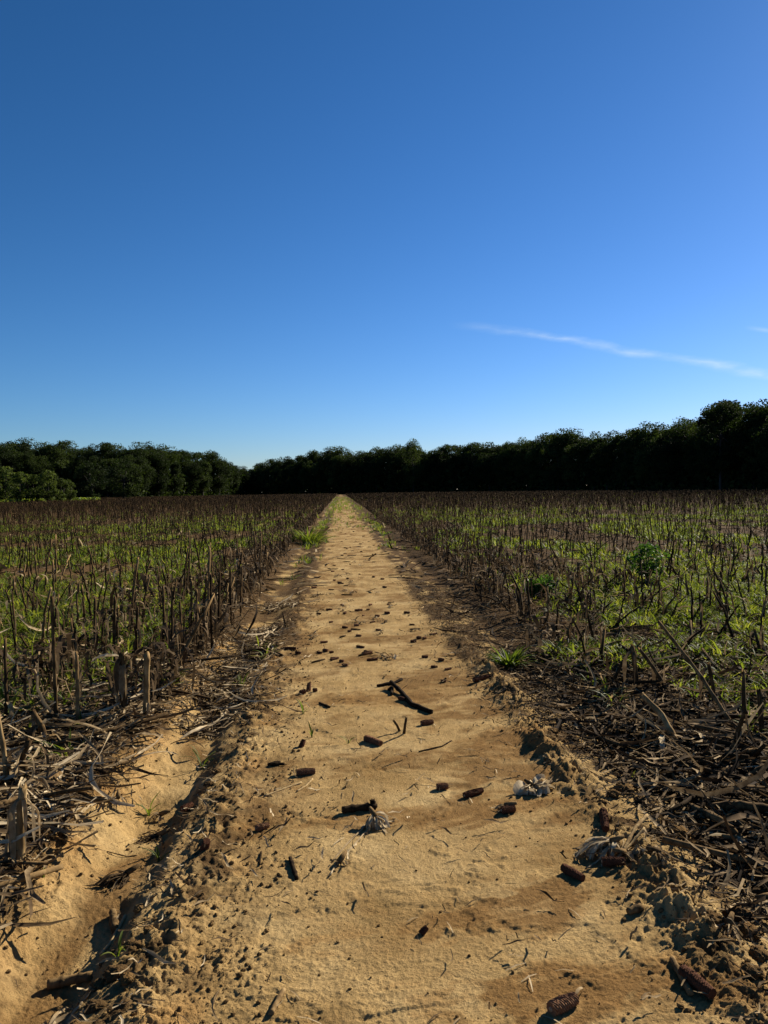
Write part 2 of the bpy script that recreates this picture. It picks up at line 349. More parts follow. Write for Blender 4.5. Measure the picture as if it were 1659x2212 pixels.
# ------------------------------------------------------------------ ground sheet
def build_ground():
    fh = 769*CAM_H
    rows = list(np.arange(-14, 1.2, .22))+[1.3, 1.45, 1.6]+list(fh/np.arange(650, 2.9, -1.0))+[450, 560, 700, 900, 1200, 1700, 2500]
    rows = np.array(rows); wv = np.maximum(rows, 1.75)
    nc = 880; u = np.linspace(-.80, .74, nc); ext = .02*1.42**np.arange(1, 34)
    ext = ext[ext < 2600]
    X = np.concatenate([np.zeros((len(rows), len(ext)))-.80*wv[:, None]-ext[::-1][None], CAM_X*0+u[None]*wv[:, None], .74*wv[:, None]+ext[None]], 1)
    X[:, len(ext):len(ext)+nc] += -.2
    X[:, :len(ext)] += -.2; X[:, len(ext)+nc:] += -.2
    Y = np.repeat(rows[:, None], X.shape[1], 1); nr, ncol = X.shape
    x, y = X.ravel(), Y.ravel(); z = H(x, y)
    yy = np.maximum(y, -20)
    t = x-rut_left(yy)
    fieldm = sst(1.38, 1.72, abs(x-.12)+.16*fbm(x*2.5, yy*2.5, 3, 71)+.42*(x > 0))
    dark = fieldm*(1.05+.35*fbm(x*1.3, yy*1.3, 3, 72))
    # weathered, litter-stained soil on the right shoulder and the left lip
    dark = dark+1.0*np.exp(-((x-edge_r(yy)-.13)/.20)**2)*sst(-.25, .45, fbm(x*5, yy*5, 3, 73))
    dark = dark+(.5+.3*sst(4, 8, yy))*np.exp(-((t-.30)/.15)**2)*sst(-.2, .5, fbm(x*5, yy*5, 3, 74))
    dark = dark*(1-.7*np.exp(-((t+.26)/.14)**2)*(yy < 8)*sst(-.35, .05, fbm(x*2, yy*1.2, 2, 76)))
    dark = dark+.45*sst(5, 10, yy)*np.exp(-(t/.25)**2)*sst(-.2, .3, fbm(x*2, yy*.9, 3, 75))
    dark = dark+.42*sst(-.45, -.72, x)*(t > .1)*sst(-.3, .3, fbm(x*6, yy*6, 4, 94))
    dark = dark+sst(4.5, 7.5, yy)*(.85*sst(.55, .78, x+.12*fbm(x*2, yy*1.5, 2, 77))*(x < 2)+.75*sst(-.62, -.85, x+.1*fbm(x*2, yy*1.5, 2, 78))*(x > -2))*sst(-.45, .25, fbm(x*3, yy*2.0, 3, 79))
    pm = 1-sst(.8, 1.05, abs(x+.05))
    wx = x+.25*fbm(x*1.1, yy*1.5, 2, 81); wy = yy+.16*fbm(x*1.3, yy*1.3, 2, 82)-.18*x
    s1 = fbm(wx*1.7, wy*1.7, 5, 83, .62); s2 = fbm(wx*4, wy*8, 3, 84)
    s3 = fbm(wx*8, wy*22, 2, 87)
    damp = pm*np.clip(s1*1.3+.22+.40*s2+.35*s3+.12*sst(3.5, 6, yy), 0, 1)*.9
    fa = 0*x
    for (cx_, cy_, hx, hy, sl_) in ((.12, 2.55, .52, .14, .13), (.10, 3.38, .60, .10, .08), (.62, 4.25, .30, .22, .2), (-.05, 5.3, .55, .16, .05), (.45, 2.1, .5, .12, -.05)):
        e_ = ((x-cx_)/hx)**2+((wy+.18*x-cy_-sl_*(x-cx_))/hy)**2
        fa = np.maximum(fa, 1-sst(.45, 1.35, e_+1.3*s2+.9*s3+.9*s1))
    damp = np.maximum(damp*(1-.6*(yy < 3.2)), fa*(.60+.5*np.clip(s2+.2, -.3, 1)+.5*s3))
    fl = np.exp(-(t/.13)**2)                                            # the rut's floor
    damp = damp+.22*sst(-.15, .5, x)*pm*(yy < 7)*(1+1.2*s3+.8*s2)
    damp = damp+1.0*fl*sst(-.15, .3, fbm(x*2, yy*1.4, 3, 85))
    damp = damp+.35*sst(14, 60, yy)*pm*sst(-.1, .4, fbm(x*2, yy*.6, 2, 86))
    clay = np.exp(-((t+.33)/.15)**2)*(yy < 12)*(.5+fbm(x*4, yy*4, 3, 91))+.35*fa+.5*np.exp(-((x+.75)/.2)**2)*sst(.0, .5, fbm(x*3, yy*3, 2, 92))
    grassy = sst(55, 150, yy)*.5
    V = np.stack([x, y, z], 1)
    i = np.arange(nr*ncol).reshape(nr, ncol)
    F = np.stack([i[:-1, :-1], i[:-1, 1:], i[1:, 1:], i[1:, :-1]], -1).reshape(-1, 4)
    cx = x[F].mean(1); cy = y[F].mean(1)
    onpath = (cx > -1.45) & (cx < 1.5) & (cy < 230)
    for nm, sel in (('dirt_path', onpath), ('field', ~onpath)):
        f = F[sel]; used = np.unique(f); mapv = np.full(len(V), -1); mapv[used] = np.arange(len(used))
        me = mesh_np(nm, V[used], [mapv[f]], attrs={'dark': np.clip(dark+grassy, 0, 1)[used], 'damp': np.clip(damp, 0, 1)[used], 'clay': np.clip(clay, 0, 1)[used]})
        kind(link(nm, me, SOIL), 'structure')
build_ground()

# ------------------------------------------------------------------ the wood along the field's far edge
XS = [-400, -150, 0, 150, 300, 430, 480, 540, 600, 650, 735, 900, 1050, 1150, 1300, 1450, 1560, 1659, 1850, 2150]
DS = [230, 262, 275, 285, 288, 330, 352, 398, 380, 360, 335, 322, 310, 292, 252, 216, 197, 186, 168, 145]
TX = [-400, 0, 60, 120, 180, 250, 300, 350, 390, 430, 460, 480, 500, 520, 540, 560, 580, 600, 650, 680, 740, 775, 800, 850, 890, 920, 960, 1000, 1050, 1100, 1140, 1155, 1175, 1220, 1270, 1300, 1350, 1390, 1410, 1450, 1500, 1530, 1560, 1600, 1640, 1659, 2150]
TY = [950, 953, 953, 956, 956, 951, 948, 955, 963, 966, 968, 982, 996, 1003, 1006, 1000, 992, 984, 974, 964, 958, 968, 955, 954, 948, 962, 954, 949, 948, 944, 938, 950, 928, 917, 918, 930, 913, 918, 904, 894, 896, 874, 867, 869, 862, 863, 800]
def DTREE(x): return float(np.interp(x, XS, DS))
def YH(x): return 1058.6-.01606*(x-829.5)
def HT(x, D): return CAM_H+(YH(x)-np.interp(x, TX, TY))*1.0416*D/1731
def crown_cloud(nclump, rx, z0, z1, per, size, crad, lump, shape=1.0, seed=0):
    r = np.random.default_rng(seed); pts = []; tin = []; hubs = []
    for _ in range(nclump):
        d = r.normal(size=3); d = np.sign(d)*np.abs(d)**.8; d /= np.linalg.norm(d); rad = r.uniform(.35, 1)**.45
        a = math.atan2(d[1], d[0])
        rad *= 1+lump*float(perlin(np.array([a*1.1+seed]), np.array([d[2]*2.3+seed*3]), seed)[0])*1.6
        rad = min(rad, 1.0); zz = d[2]*rad; wid = (1-max(zz, 0)**2*.25*shape)*(1-.35*max(-zz, 0))
        c = np.array([d[0]*rad*rx*wid, d[1]*rad*rx*wid, (z0+z1)/2+zz*(z1-z0)/2]); hubs.append(c)
        cr = crad*r.uniform(.65, 1.3); n = int(per*r.uniform(.7, 1.3))
        q = r.normal(size=(n, 3)); q /= np.linalg.norm(q, axis=1)[:, None]; q *= (r.uniform(.25, 1, n)**.5)[:, None]*cr
        q[:, 2] *= .72
        pts.append(q+c); tin.append(np.full(n, r.uniform(.2, .75))+r.uniform(-.15, .15, n))
    p = np.concatenate(pts); t = np.concatenate(tin); n = len(p)
    a = r.normal(size=(n, 3)); a /= np.linalg.norm(a, axis=1)[:, None]
    b = np.cross(a, r.normal(size=(n, 3))); b /= np.linalg.norm(b, axis=1)[:, None]
    s = size*r.uniform(.6, 1.3, n)[:, None]
    V = np.stack([p-a*s*.5, p+b*s*.33, p+a*s*.5, p-b*s*.33], 1).reshape(-1, 3)
    return V, np.arange(4*n).reshape(-1, 4), np.repeat(t, 4), hubs
def make_tree(name, h, rx, z0, nclump, per, size, crad, lump, mat, seed, label, cat='tree', group=None, trunk_r=.32, shape=1.0):
    V, Q, t, hubs = crown_cloud(nclump, rx, z0, h, per, size, crad, lump, shape, seed)
    root = tag(empty(name), label, cat, group)
    mb = MB(); r = np.random.default_rng(seed+50)
    if trunk_r:
        top = Vector((r.uniform(-.5, .5), r.uniform(-.5, .5), h*.72)); f = Vector((r.uniform(-.3, .3), r.uniform(-.3, .3), h*.35))
        mb.tube([(0, 0, -.2), (0, 0, .5), f, top], [trunk_r*1.5, trunk_r, trunk_r*.75, trunk_r*.25], 7, .4)
        for hb in sorted(hubs, key=lambda c: r.random())[:9]:
            st = f.lerp(top, r.uniform(0, .7)); hv = Vector(hb)
            mb.tube([st, st.lerp(hv, .5)+Vector((0, 0, -.3)), hv], [trunk_r*.35, trunk_r*.2, trunk_r*.07], 5, .4)
    else:
        for hb in hubs[:8]:
            hv = Vector(hb); mb.tube([(0, 0, -.1), hv*.5+Vector((0, 0, .1)), hv], [.07, .05, .02], 5, .4)
    link('trunk' if trunk_r else 'stem', mb.mesh('trunk'), BARK, root)
    link('crown', mesh_np('crown', V, [Q], t, smooth=False), mat, root)
    return root
GT = 'trees of the wood beyond the stubble'
protos = []
SEC = ('beyond the eroded rut', 'at the far end of the path', 'across the trampled stubble')
for s in range(7):
    h = 20; lab = ['dark broad crowned tree in the wood edging the stubble field', 'dark tall narrow crowned tree in the wood edging the stubble field',
                   'dark round crowned bushy tree in the wood edging the stubble field'][s % 3]
    nm = ['broadleaf_tree', 'tall_tree', 'round_tree'][s % 3]
    rx = [5.8, 4.6, 5.2][s % 3]; z0 = [2.0, 2.6, .6][s % 3]
    protos.append(make_tree(nm, h, rx, z0, [74, 70, 74][s % 3], 150, .50, [2.2, 2.0, 2.1][s % 3], [.22, .18, .14][s % 3], LEAF, s, lab, group=GT, trunk_r=.33, shape=[1, 1.6, .7][s % 3]))
first = [True]*len(protos); ntree = 0
def put(i, x, y, sc, rz, wide=1.0):
    global ntree
    if first[i]: o = protos[i]; first[i] = False
    else: o = copy_tree(protos[i])
    o.location = (x, y, Hs(x, y)-.05); o.rotation_euler = (0, 0, rz); o.scale = (sc*wide, sc*wide, sc); ntree += 1
    return o
tr = np.random.default_rng(99)
for row in range(3):
    x = -330.0 if row else -300.0
    while x < 2080:
        D = DTREE(x)+[0, 9, 18][row]+tr.uniform(-2.5, 2.5)
        d = ray(x, YH(x)); t = D/math.hypot(d.x, d.y); X, Y = CAM_X+d.x*t, d.y*t
        h = HT(x, D)*(1-.035*(x > 1250))*([.78, .90, .935][row]+tr.uniform([-.14, -.09, -.05][row], [.08, .05, .03][row]))
        big = tr.random() < .15
        i = int(tr.integers(0, len(protos))); wide = tr.uniform(.85, 1.2)
        o = put(i, X, Y, h/20.6, tr.uniform(0, 6.28), wide)
        sec = SEC[0] if x < 520 else (SEC[1] if x < 1100 else SEC[2])
        o['label'] = ('tall ' if h > 20.5 else ('low ' if h < 17 else ''))+['broad crowned dark tree', 'narrow crowned dark tree', 'round crowned dark tree'][i % 3]+[' fronting the wood ', ' inside the wood ', ' topping the wood '][row]+sec
        o['group'] = o['label'].replace('tree ', 'trees ')
        x += 8.2*wide*tr.uniform(.65, 1.05)*1731/1.0416/D*(h/20)**.5*[.95, .88, .78][row]
print('trees', ntree)
def at_px(xd, D):
    d = ray(xd, YH(xd)); t = D/math.hypot(d.x, d.y); return CAM_X+d.x*t, d.y*t
def solo(proto_args, xd, D, ytop, label, cat='tree', name='tree', rz=0, wide=1.0, group=None):
    o = make_tree(name, *proto_args, label, cat, group)
    x, y = at_px(xd, D); h = CAM_H+(YH(xd)-ytop)*1.0416*D/1731; sc = h/(proto_args[0]*1.03)
    o.location = (x, y, Hs(x, y)-.05); o.scale = (sc*wide, sc*wide, sc); o.rotation_euler = (0, 0, rz); return o
solo((9, 3.4, .3, 70, 90, .34, 1.05, .10, LEAF, 31), 196, 205, 999, 'smooth rounded dark tree standing out in front of the wood beside the pale shrubs', name='round_tree')
solo((9, 4.2, .3, 80, 90, .34, 1.15, .12, LEAF, 32), 268, 222, 992, 'wide rounded dark tree in front of the wood with a bulging side facing the path', name='round_tree')
solo((20, 5.2, 2, 80, 105, .45, 1.6, .22, OLIVE, 33), 893, 316, 949, 'tree with the palest olive green crown in the dark wood', name='pale_tree', wide=.8)
solo((22, 5.4, 4, 84, 105, .46, 1.6, .20, LEAF, 34), 1556, 188, 868, 'tallest tree of the wood with an airy knobbly crown', name='tall_tree')
for k, (xd, D, yt) in enumerate([(8, 168, 1014), (42, 160, 1016), (75, 166, 1022), (104, 160, 1019), (128, 163, 1030), (150, 168, 1038), (-40, 165, 1012), (-85, 160, 1016)]):
    if k == 0:
        sh = make_tree('shrub', 6, 2.0, .1, 46, 60, .30, .62, .3, PALELEAF, 41, 'olive green shrub at the grassy field margin in front of the dark wood', 'shrub', 'pale shrubs at the field margin', 0, 1.8)
        sh2 = make_tree('shrub', 6, 1.6, .1, 40, 60, .30, .55, .35, PALELEAF, 42, 'olive green shrub at the grassy field margin in front of the dark wood', 'shrub', 'pale shrubs at the field margin', 0, 2.2)
        o = sh
    elif k == 1: o = sh2
    else: o = copy_tree(sh if k % 2 else sh2)
    x, y = at_px(xd, D); h = CAM_H+(YH(xd)-yt)*1.0416*D/1731
    o.location = (x, y, Hs(x, y)-.03); s = h/6.2; o.scale = (s*1.15, s*1.15, s); o.rotation_euler = (0, 0, k*1.7)
# undergrowth that closes the wood's foot
def cards(n, xfun, size, hgt, name, mat, seed):
    r = np.random.default_rng(seed); p = xfun(r, n)
    a = r.normal(size=(n, 3)); a /= np.linalg.norm(a, axis=1)[:, None]; b = np.cross(a, r.normal(size=(n, 3))); b /= np.linalg.norm(b, axis=1)[:, None]
    s = size*r.uniform(.6, 1.4, n)[:, None]
    V = np.stack([p-a*s*.5, p+b*s*.35, p+a*s*.5, p-b*s*.35], 1).reshape(-1, 3)
    return kind(link(name, mesh_np(name, V, [np.arange(4*n).reshape(-1, 4)], np.repeat(r.uniform(.1, .7, n), 4), smooth=False), mat), 'stuff')
def ug(r, n):
    xd = r.uniform(-330, 2080, n); D = np.interp(xd, XS, DS)+r.uniform(-3, 26, n)
    f = LENS/SH*2212; R = np.array(CM.to_3x3()); yh = 1058.6-.01606*(xd-829.5)
    dv = np.stack([(xd-829.5)/f, -(yh-1106)/f, -np.ones(n)], 1)@R.T
    t = D/np.hypot(dv[:, 0], dv[:, 1]); top = 10+5*fbm(xd*.02, D*.05, 3, 5)
    return np.stack([CAM_X+dv[:, 0]*t, dv[:, 1]*t, r.uniform(0, 1, n)**1.15*np.clip(top, 6, 14)], 1)
kind(cards(120000, ug, 1.2, 5, 'undergrowth', LEAF, 5), 'stuff')

# ------------------------------------------------------------------ corn stalk templates
def stem_into(mb, h, r0, lean=.04, k=6, tint=.45, nodes=True, ragged=.02, seed=0):
    r = np.random.default_rng(seed); pts = []; rad = []; tin = []; z = -.03; i = 0
    bx, by = r.uniform(-lean, lean, 2)
    zs = [-.03, .02]; zz = .10
    while zz < h-.05: zs += [zz-.012, zz, zz+.012] if nodes else [zz]; zz += r.uniform(.11, .17)
    zs.append(h)
    for z in zs:
        f = max(z, 0)/h
        pts.append((bx*f*f*h*3+.004*r.normal(), by*f*f*h*3+.004*r.normal(), z))
        isn = nodes and len(pts) > 2 and abs((pts[-2][2]+.012)-z) < 1e-6
        rad.append((r0*(1.35 if z < .03 else 1)*(1-.25*f))*(1.28 if isn else 1)); tin.append(tint+(-.18 if isn else .05*r.normal())+(.1 if z > h-.04 else 0))
    mb.tube(pts, rad, k, tin, ragged=ragged)
    return pts
def hang_leaf(mb, base, az, L, wid, droop=1.0, tint=.5, seg=7, fold=.25, curl=.6, up=.5, r=None):
    r = r or rng
    d = Vector((math.cos(az), math.sin(az), 0)); p = Vector(base); pts = [p.copy()]; ang = up
    sd = []; tw = r.uniform(-curl, curl)
    for i in range(seg):
        st = L/seg; v = d*math.cos(ang)+Vector((0, 0, math.sin(ang)))
        p = p+v*st; pts.append(p.copy()); ang -= droop*r.uniform(.5, 1.5)*(2.2/seg); ang = max(ang, -1.55)
        d = (Matrix.Rotation(r.uniform(-.25, .25), 3, 'Z') @ d)
    side0 = Vector((-d.y, d.x, 0))
    for i in range(seg+1):
        sd.append(Matrix.Rotation(tw*i/seg*2+r.uniform(-.2, .2), 3, 'Z') @ side0+Vector((0, 0, r.uniform(-.3, .3))))
    wd = [wid*(.5+.9*math.sin(math.pi*min(1, (i+.6)/(seg+.2))))*r.uniform(.8, 1.1) for i in range(seg+1)]; wd[-1] = wid*.1
    mb.strip(pts, wd, sd, tint, fold)
def stalk_proto(name, h, r0, leaves, seed, lean=.05, sheath=True, tint=.45):
    root = empty(name); r = np.random.default_rng(seed)
    mb = MB(); pts = stem_into(mb, h, r0, lean, 7, tint, True, .022, seed)
    st = link('stem', mb.mesh('stem'), STALK, root)
    for j in range(leaves):
        lb = MB(); q = pts[int(r.integers(2, len(pts)-1))]
        hang_leaf(lb, q, r.uniform(0, 6.28), r.uniform(.12, .34), r.uniform(.010, .024), r.uniform(1.0, 2.4), r.uniform(.3, .8), 7, .25, .9, r.uniform(.2, 1.2), r)
        link('leaf', lb.mesh('leaf'), DRY, root)
    if sheath:
        lb = MB(); a0 = r.uniform(0, 6.28); z0 = r.uniform(.05, h*.4); z1 = min(h+.03, z0+r.uniform(.15, .3))
        for q in range(2):
            a = a0+q*2.2
            pl = [Vector((math.cos(a+.25*i)*(r0*1.12+.004*i*i*.3), math.sin(a+.25*i)*(r0*1.12+.004*i*i*.3), z0+(z1-z0)*i/4)) for i in range(5)]
            lb.strip(pl, [r0*1.3, r0*1.7, r0*1.6, r0*1.1, .003], [Vector((-math.sin(a+.25*i), math.cos(a+.25*i), 0)) for i in range(5)], r.uniform(.3, .7), .2)
        link('sheath', lb.mesh('sheath'), DRY, root)
    return root

# stubble positions: planted rows parallel to the path, 0.76 m apart
def field_limit(x, y):
    """inside the field (short of the wood / left grass margin)"""
    az = np.arctan2(x-CAM_X, y)-YAW; xd = 829.5+np.tan(np.clip(az, -1.2, 1.2))*LENS/SH*2212
    D = np.interp(xd, XS, DS)-8; D = np.where(xd < 175, np.minimum(D, 150+np.clip(xd, 0, 200)*.12), D)
    return np.hypot(x, y) < D
def rows(ymax, ymin, keep, seed, spread=.62, dens=1.0):
    r = np.random.default_rng(seed); out = []
    xs = [(-1.60-.76*i) for i in range(400)]+[(1.74+.76*i) for i in range(400)]
    for x0 in xs:
        y0 = max(ymin, (abs(x0-CAM_X))/(.66)-1.5)
        if y0 > ymax: continue
        n = int((ymax-y0)/.19*dens*keep)
        if n < 1: continue
        y = r.uniform(y0, ymax, n); y = y if keep < 1 else y0+(np.arange(n)+r.uniform(-.45, .45, n))*(ymax-y0)/n
        out.append(np.stack([x0+r.normal(0, .03, n)+.03*np.sin(y*.3+x0), y], 1))
    p = np.concatenate(out); return p[field_limit(p[:, 0], p[:, 1])]
near = rows(13, 1.8, 1, 1)
r1 = np.random.default_rng(5)
# thin out: gaps in rows, knocked-down zone on the right near the path
knock = (near[:, 0] > 0) & (near[:, 1] < 5.4+.5*near[:, 0]*.3) 
gap = fbm(near[:, 0]*.9, near[:, 1]*.9, 2, 101)
keepm = (r1.random(len(near)) < np.where(knock, .10, np.where(gap < -.25, .35, .86)))
keepm &= ~((near[:, 0] < 0) & (near[:, 0] > -2.2) & (near[:, 1] < 5.6))      # the hand-placed ones stand here
near = near[keepm]
def proj_ok(p):
    v = np.stack([p[:, 0]-CAM_X, p[:, 1], np.full(len(p), .3-CAM_H)], 1)@np.array(CM.to_3x3())
    u = v[:, 0]/-v[:, 2]*LENS/SH*2212+829.5; return (u > -40) & (u < 1700)
near = near[proj_ok(near)]
near = near[np.argsort(np.hypot(near[:, 0]-CAM_X, near[:, 1]))]
indiv, rest13 = near[:286], near[286:]
print('stalks', len(near))
SP = {}
HV = ([.64, .50, .72, .40, .58, .68, .34, .55, .46], [.46, .55, .36, .50, .42, .60, .30, .52, .40])
for side in (0, 1):
    for v in range(9):
        hh = ([.64, .50, .72, .40, .58, .68, .34, .55, .46] if side == 0 else [.46, .55, .36, .50, .42, .60, .30, .52, .40])[v]
        SP[side, v] = stalk_proto('corn_stalk', hh, [.0100, .0088, .0115, .0095, .0085, .0110, .0105, .0092, .0098][v], [0, 1, 2, 3, 0, 1, 2, 4, 1][v], 200+side*20+v, .05 if v % 3 else .12, v % 2 == 0, [.54, .40, .62, .48, .32, .58, .42, .62, .38][v]-.10*side)
usedp = set()
def lab_stalk(side, v, leaning, ht):
    nl = [0, 1, 2, 3, 0, 1, 2, 4, 1][v]
    a = ('tall ' if ht > .62 else ('short ' if ht < .42 else ''))+('leaning' if leaning else 'upright')
    b = 'bare' if nl == 0 else ('ragged leafy' if nl >= 2 else 'sparsely leafed')
    c = 'in stubble beyond the eroded rut' if side == 0 else 'in weedy stubble opposite the rut'
    return f'{a} {b} dry corn stalk stub {c}', f'{a} {b} stalk stubs ' + ('beyond the rut' if side == 0 else 'on the trampled side')
for k, (x, y) in enumerate(indiv):
    side = 0 if x < 0 else 1; v = int(r1.integers(0, 9))
    if (side, v) in usedp: o = copy_tree(SP[side, v])
    else: o = SP[side, v]; usedp.add((side, v))
    ti = abs(r1.normal(0, .07 if side == 0 else .13)); lean = r1.random() < (.10 if side == 0 else .22)
    if lean: ti = r1.uniform(.5, 1.0)
    taz = r1.uniform(0, 6.28); s = r1.uniform(.85, 1.25)
    M = Matrix.Translation((x, y, Hs(x, y)-.01)) @ Matrix.Rotation(ti, 4, Vector((-math.sin(taz), math.cos(taz), 0))) @ Matrix.Rotation(r1.uniform(0, 6.28), 4, 'Z') @ Matrix.Diagonal((s, s, s*r1.uniform(.55, 1.12), 1))
    o.matrix_world = M
    lab, gr = lab_stalk(side, v, ti > .3, M.to_scale().z*HV[side][v]); tag(o, lab, 'corn stalk', gr)
for key, o in SP.items():
    if key not in usedp:
        for ch in list(o.children): bpy.data.objects.remove(ch)
        bpy.data.objects.remove(o)
# the rest of the stubble: one mass
def stub_tmpl(seed, k, h, r0, nleaf, nodes, seg, dead=.5):
    mb = MB(); r = np.random.default_rng(seed)
    if k >= 4: pts = stem_into(mb, h, r0, .06, k, .36, nodes, .015, seed)
    else:
        pts = [(0, 0, -.03), (0, 0, h*.5), (r.uniform(-.04, .04), r.uniform(-.04, .04), h)]; mb.tube([pts[0], pts[2]], [r0*1.1, r0*.9], k, .34, cap=False)
    for j in range(nleaf):
        q = pts[int(r.integers(1, len(pts)))]
        hang_leaf(mb, q, r.uniform(0, 6.28), r.uniform(.12, .32), r.uniform(.009, .020)*(1 if k >= 4 else 1.6), r.uniform(.8, 2.2), r.uniform(.15, .6), seg, 0, .8, r.uniform(.0, 1.2), r)
    return mb.arrays()
def scatter(tmpls, pos, seed, smin, smax, tilt, hscale=(.8, 1.2), fallen=.06, dtr=.2, sink=0.0, wide=1.0):
    r = np.random.default_rng(seed); which = r.integers(0, len(tmpls), len(pos)); parts = []
    z = H(pos[:, 0], pos[:, 1], False)-sink
    for i, tm in enumerate(tmpls):
        p = pos[which == i]; m = len(p)
        if not m: continue
        s = r.uniform(smin, smax, m); ti = np.abs(r.normal(0, tilt, m)); ti = np.where(r.random(m) < fallen, r.uniform(.4, 1.3, m), ti)
        M = rotM(r.uniform(0, 6.28, m), ti, r.uniform(0, 6.28, m), np.stack([s*wide, s*wide, s*r.uniform(*hscale, m)], 1))
        parts.append(tile(tm, M, np.column_stack([p, z[which == i]]), r.uniform(-dtr, dtr, m)))
    return join(parts)
mid = rows(38, 13, 1, 2); gm = fbm(mid[:, 0]*.6, mid[:, 1]*.6, 2, 101); mid = mid[(np.random.default_rng(8).random(len(mid)) < np.where(gm < -.2, .3, .80))]
mid = mid[proj_ok(mid) | (np.abs(mid[:, 0]) < 30)]
A = scatter([stub_tmpl(300+i, 5, [.55, .66, .38, .72, .5, .60][i], .0098, [0, 1, 2, 2, 1, 1][i], False, 3) for i in range(6)], np.concatenate([rest13, mid]), 21, .85, 1.2, .10, (.40, 1.0), .16, dtr=.34)
far = rows(95, 38, .72, 3); far2 = rows(300, 95, .30, 4)
B = scatter([stub_tmpl(320+i, 3, [.55, .64, .42, .70][i], .0115, [1, 0, 1, 1][i], False, 2) for i in range(4)], far, 22, .85, 1.2, .12, (.5, 1.1), .12, dtr=.3)
D_ = scatter([stub_tmpl(330+i, 3, [.55, .64, .44][i], .028, [0, 1, 0][i], False, 1) for i in range(3)], far2, 23, .85, 1.2, .10, (.55, 1.0), dtr=.3)
V, q, t, c = join([A, B, D_]); c = c-.20; print('stubble', len(far), len(far2), len(mid), 'quads', len(q))
kind(link('corn_stubble', mesh_np('corn_stubble', V, [q, t], c), STALK), 'stuff')['label'] = 'rows of dry corn stubble running to the wood'

# ------------------------------------------------------------------ litter of dead leaves and stalk pieces between the rows
def flat_leaf(seed, L, wid, seg=4, fold=.2):
    r = np.random.default_rng(seed); mb = MB(); pts = []; x = -L/2; ya = 0; a = r.uniform(-.3, .3); z = .012
    sd = []
    for i in range(seg+1):
        pts.append(Vector((x, ya, z+abs(r.normal(0, .012)))));  x += L/seg*math.cos(a); ya += L/seg*math.sin(a); a += r.uniform(-.4, .4)
        sd.append(Vector((r.uniform(-.3, .3), 1, r.uniform(-.7, .7))))
    wd = [wid*(.4+.8*math.sin(math.pi*(i+.5)/(seg+1))) for i in range(seg+1)]
    mb.strip(pts, wd, sd, .5, fold); return mb.arrays()
def stick(seed, L, r0, k=5):
    r = np.random.default_rng(seed); mb = MB(); n = 4
    pts = [(-L/2+L*i/n, r.normal(0, .008), r0+abs(r.normal(0, .005))) for i in range(n+1)]
    mb.tube(pts, [r0*r.uniform(.85, 1.1) for _ in pts], k, .45); return mb.arrays()
def litter_pos(n, seed, y0, y1, powr=1.0):
    r = np.random.default_rng(seed); y = y0+(y1-y0)*r.random(n)**powr; x = CAM_X+(r.random(n)-.5)*2*(y*.68+.8)+.05*y
    d = np.abs(x-.18)
    den = np.where(x > 0, sst(.98, 1.45, x), sst(-1.40, -1.62, x))
    den = den*(.45+.9*np.exp(-((d-2.2)/1.0)**2))*(.55+.8*fbm(x*1.1, y*1.1, 2, 111))
    den = np.maximum(den, .55*np.exp(-((x-edge_r(y)-.16)/.20)**2))
    den = np.maximum(den, .35*np.exp(-((x-rut_left(y)-.28)/.18)**2))
    den = np.maximum(den, .035*(np.abs(x) < 1)); den = np.maximum(den, .22*np.exp(-((x-rut_left(y)+.27)/.14)**2))
    k = r.random(n) < den; return np.stack([x, y], 1)[k]
LT = [flat_leaf(400+i, [.16, .30, .45, .22, .58, .38][i], [.008, .012, .014, .010, .016, .007][i], 6) for i in range(6)]
SHRED = [flat_leaf(460+i, [.03, .05, .08, .06][i], [.004, .005, .006, .003][i], 3, .2) for i in range(4)]
LT2 = [flat_leaf(420+i, [.3, .45, .25][i], [.035, .045, .03][i], 2, 0) for i in range(3)]
ST = [stick(440+i, [.12, .3, .5, .8][i], [.007, .008, .009, .010][i]) for i in range(4)]
pn = litter_pos(24000, 31, 1.9, 11, .8); pn = pn[(pn[:, 0] < -1.42) | (pn[:, 0] > 1.02)]; psh = litter_pos(42000, 34, 1.9, 10, .9); pf = litter_pos(17000, 32, 11, 45, 1.0); ps = litter_pos(4200, 33, 1.9, 24, .8); ps = ps[(ps[:, 0] < -1.55) | (ps[:, 0] > 1.5)]
re = np.random.default_rng(36)
def box(n, x0, x1, y0, y1): return np.stack([re.uniform(x0, x1, n), re.uniform(y0, y1, n)], 1)
pn = np.concatenate([pn, box(10500, 1.08, 4.6, 2.3, 6.8), box(4500, -3.6, -1.55, 2.2, 6.2)]); ps = np.concatenate([ps, box(1100, 1.3, 4.6, 2.6, 6.6), box(260, -3.4, -1.6, 2.4, 6)])
rl_ = re.uniform(4.8, 11, 1500); pn = np.concatenate([pn, np.stack([rut_left(rl_)+re.normal(0, .14, 1500), rl_], 1)[fbm(rl_*.9, rl_*0, 2, 140) > -.1]])
rq_ = re.uniform(4.5, 12, 1600); psh = np.concatenate([psh, np.stack([edge_r(rq_)+re.normal(.05, .16, 1600), rq_], 1)])
a0 = scatter(SHRED, psh, 44, .7, 1.5, .25, dtr=.5, sink=-.003); a1 = scatter(LT, pn, 41, .6, 1.3, .22, dtr=.5, sink=.002); a2 = scatter(LT2, pf, 42, .8, 1.4, .2, dtr=.4)
print('litter', len(pn), len(pf), len(ps))
V, q, t, c = join([a0, a1, a2]); kind(link('leaf_litter', mesh_np('leaf_litter', V, [q, t], c-.20+.24*(V[:, 0] < 0)), DRY), 'stuff')
V, q, t, c = scatter(ST, ps, 43, .7, 1.25, .12, dtr=.3); kind(link('stalk_litter', mesh_np('stalk_litter', V, [q, t], c-.08), STALK), 'stuff')

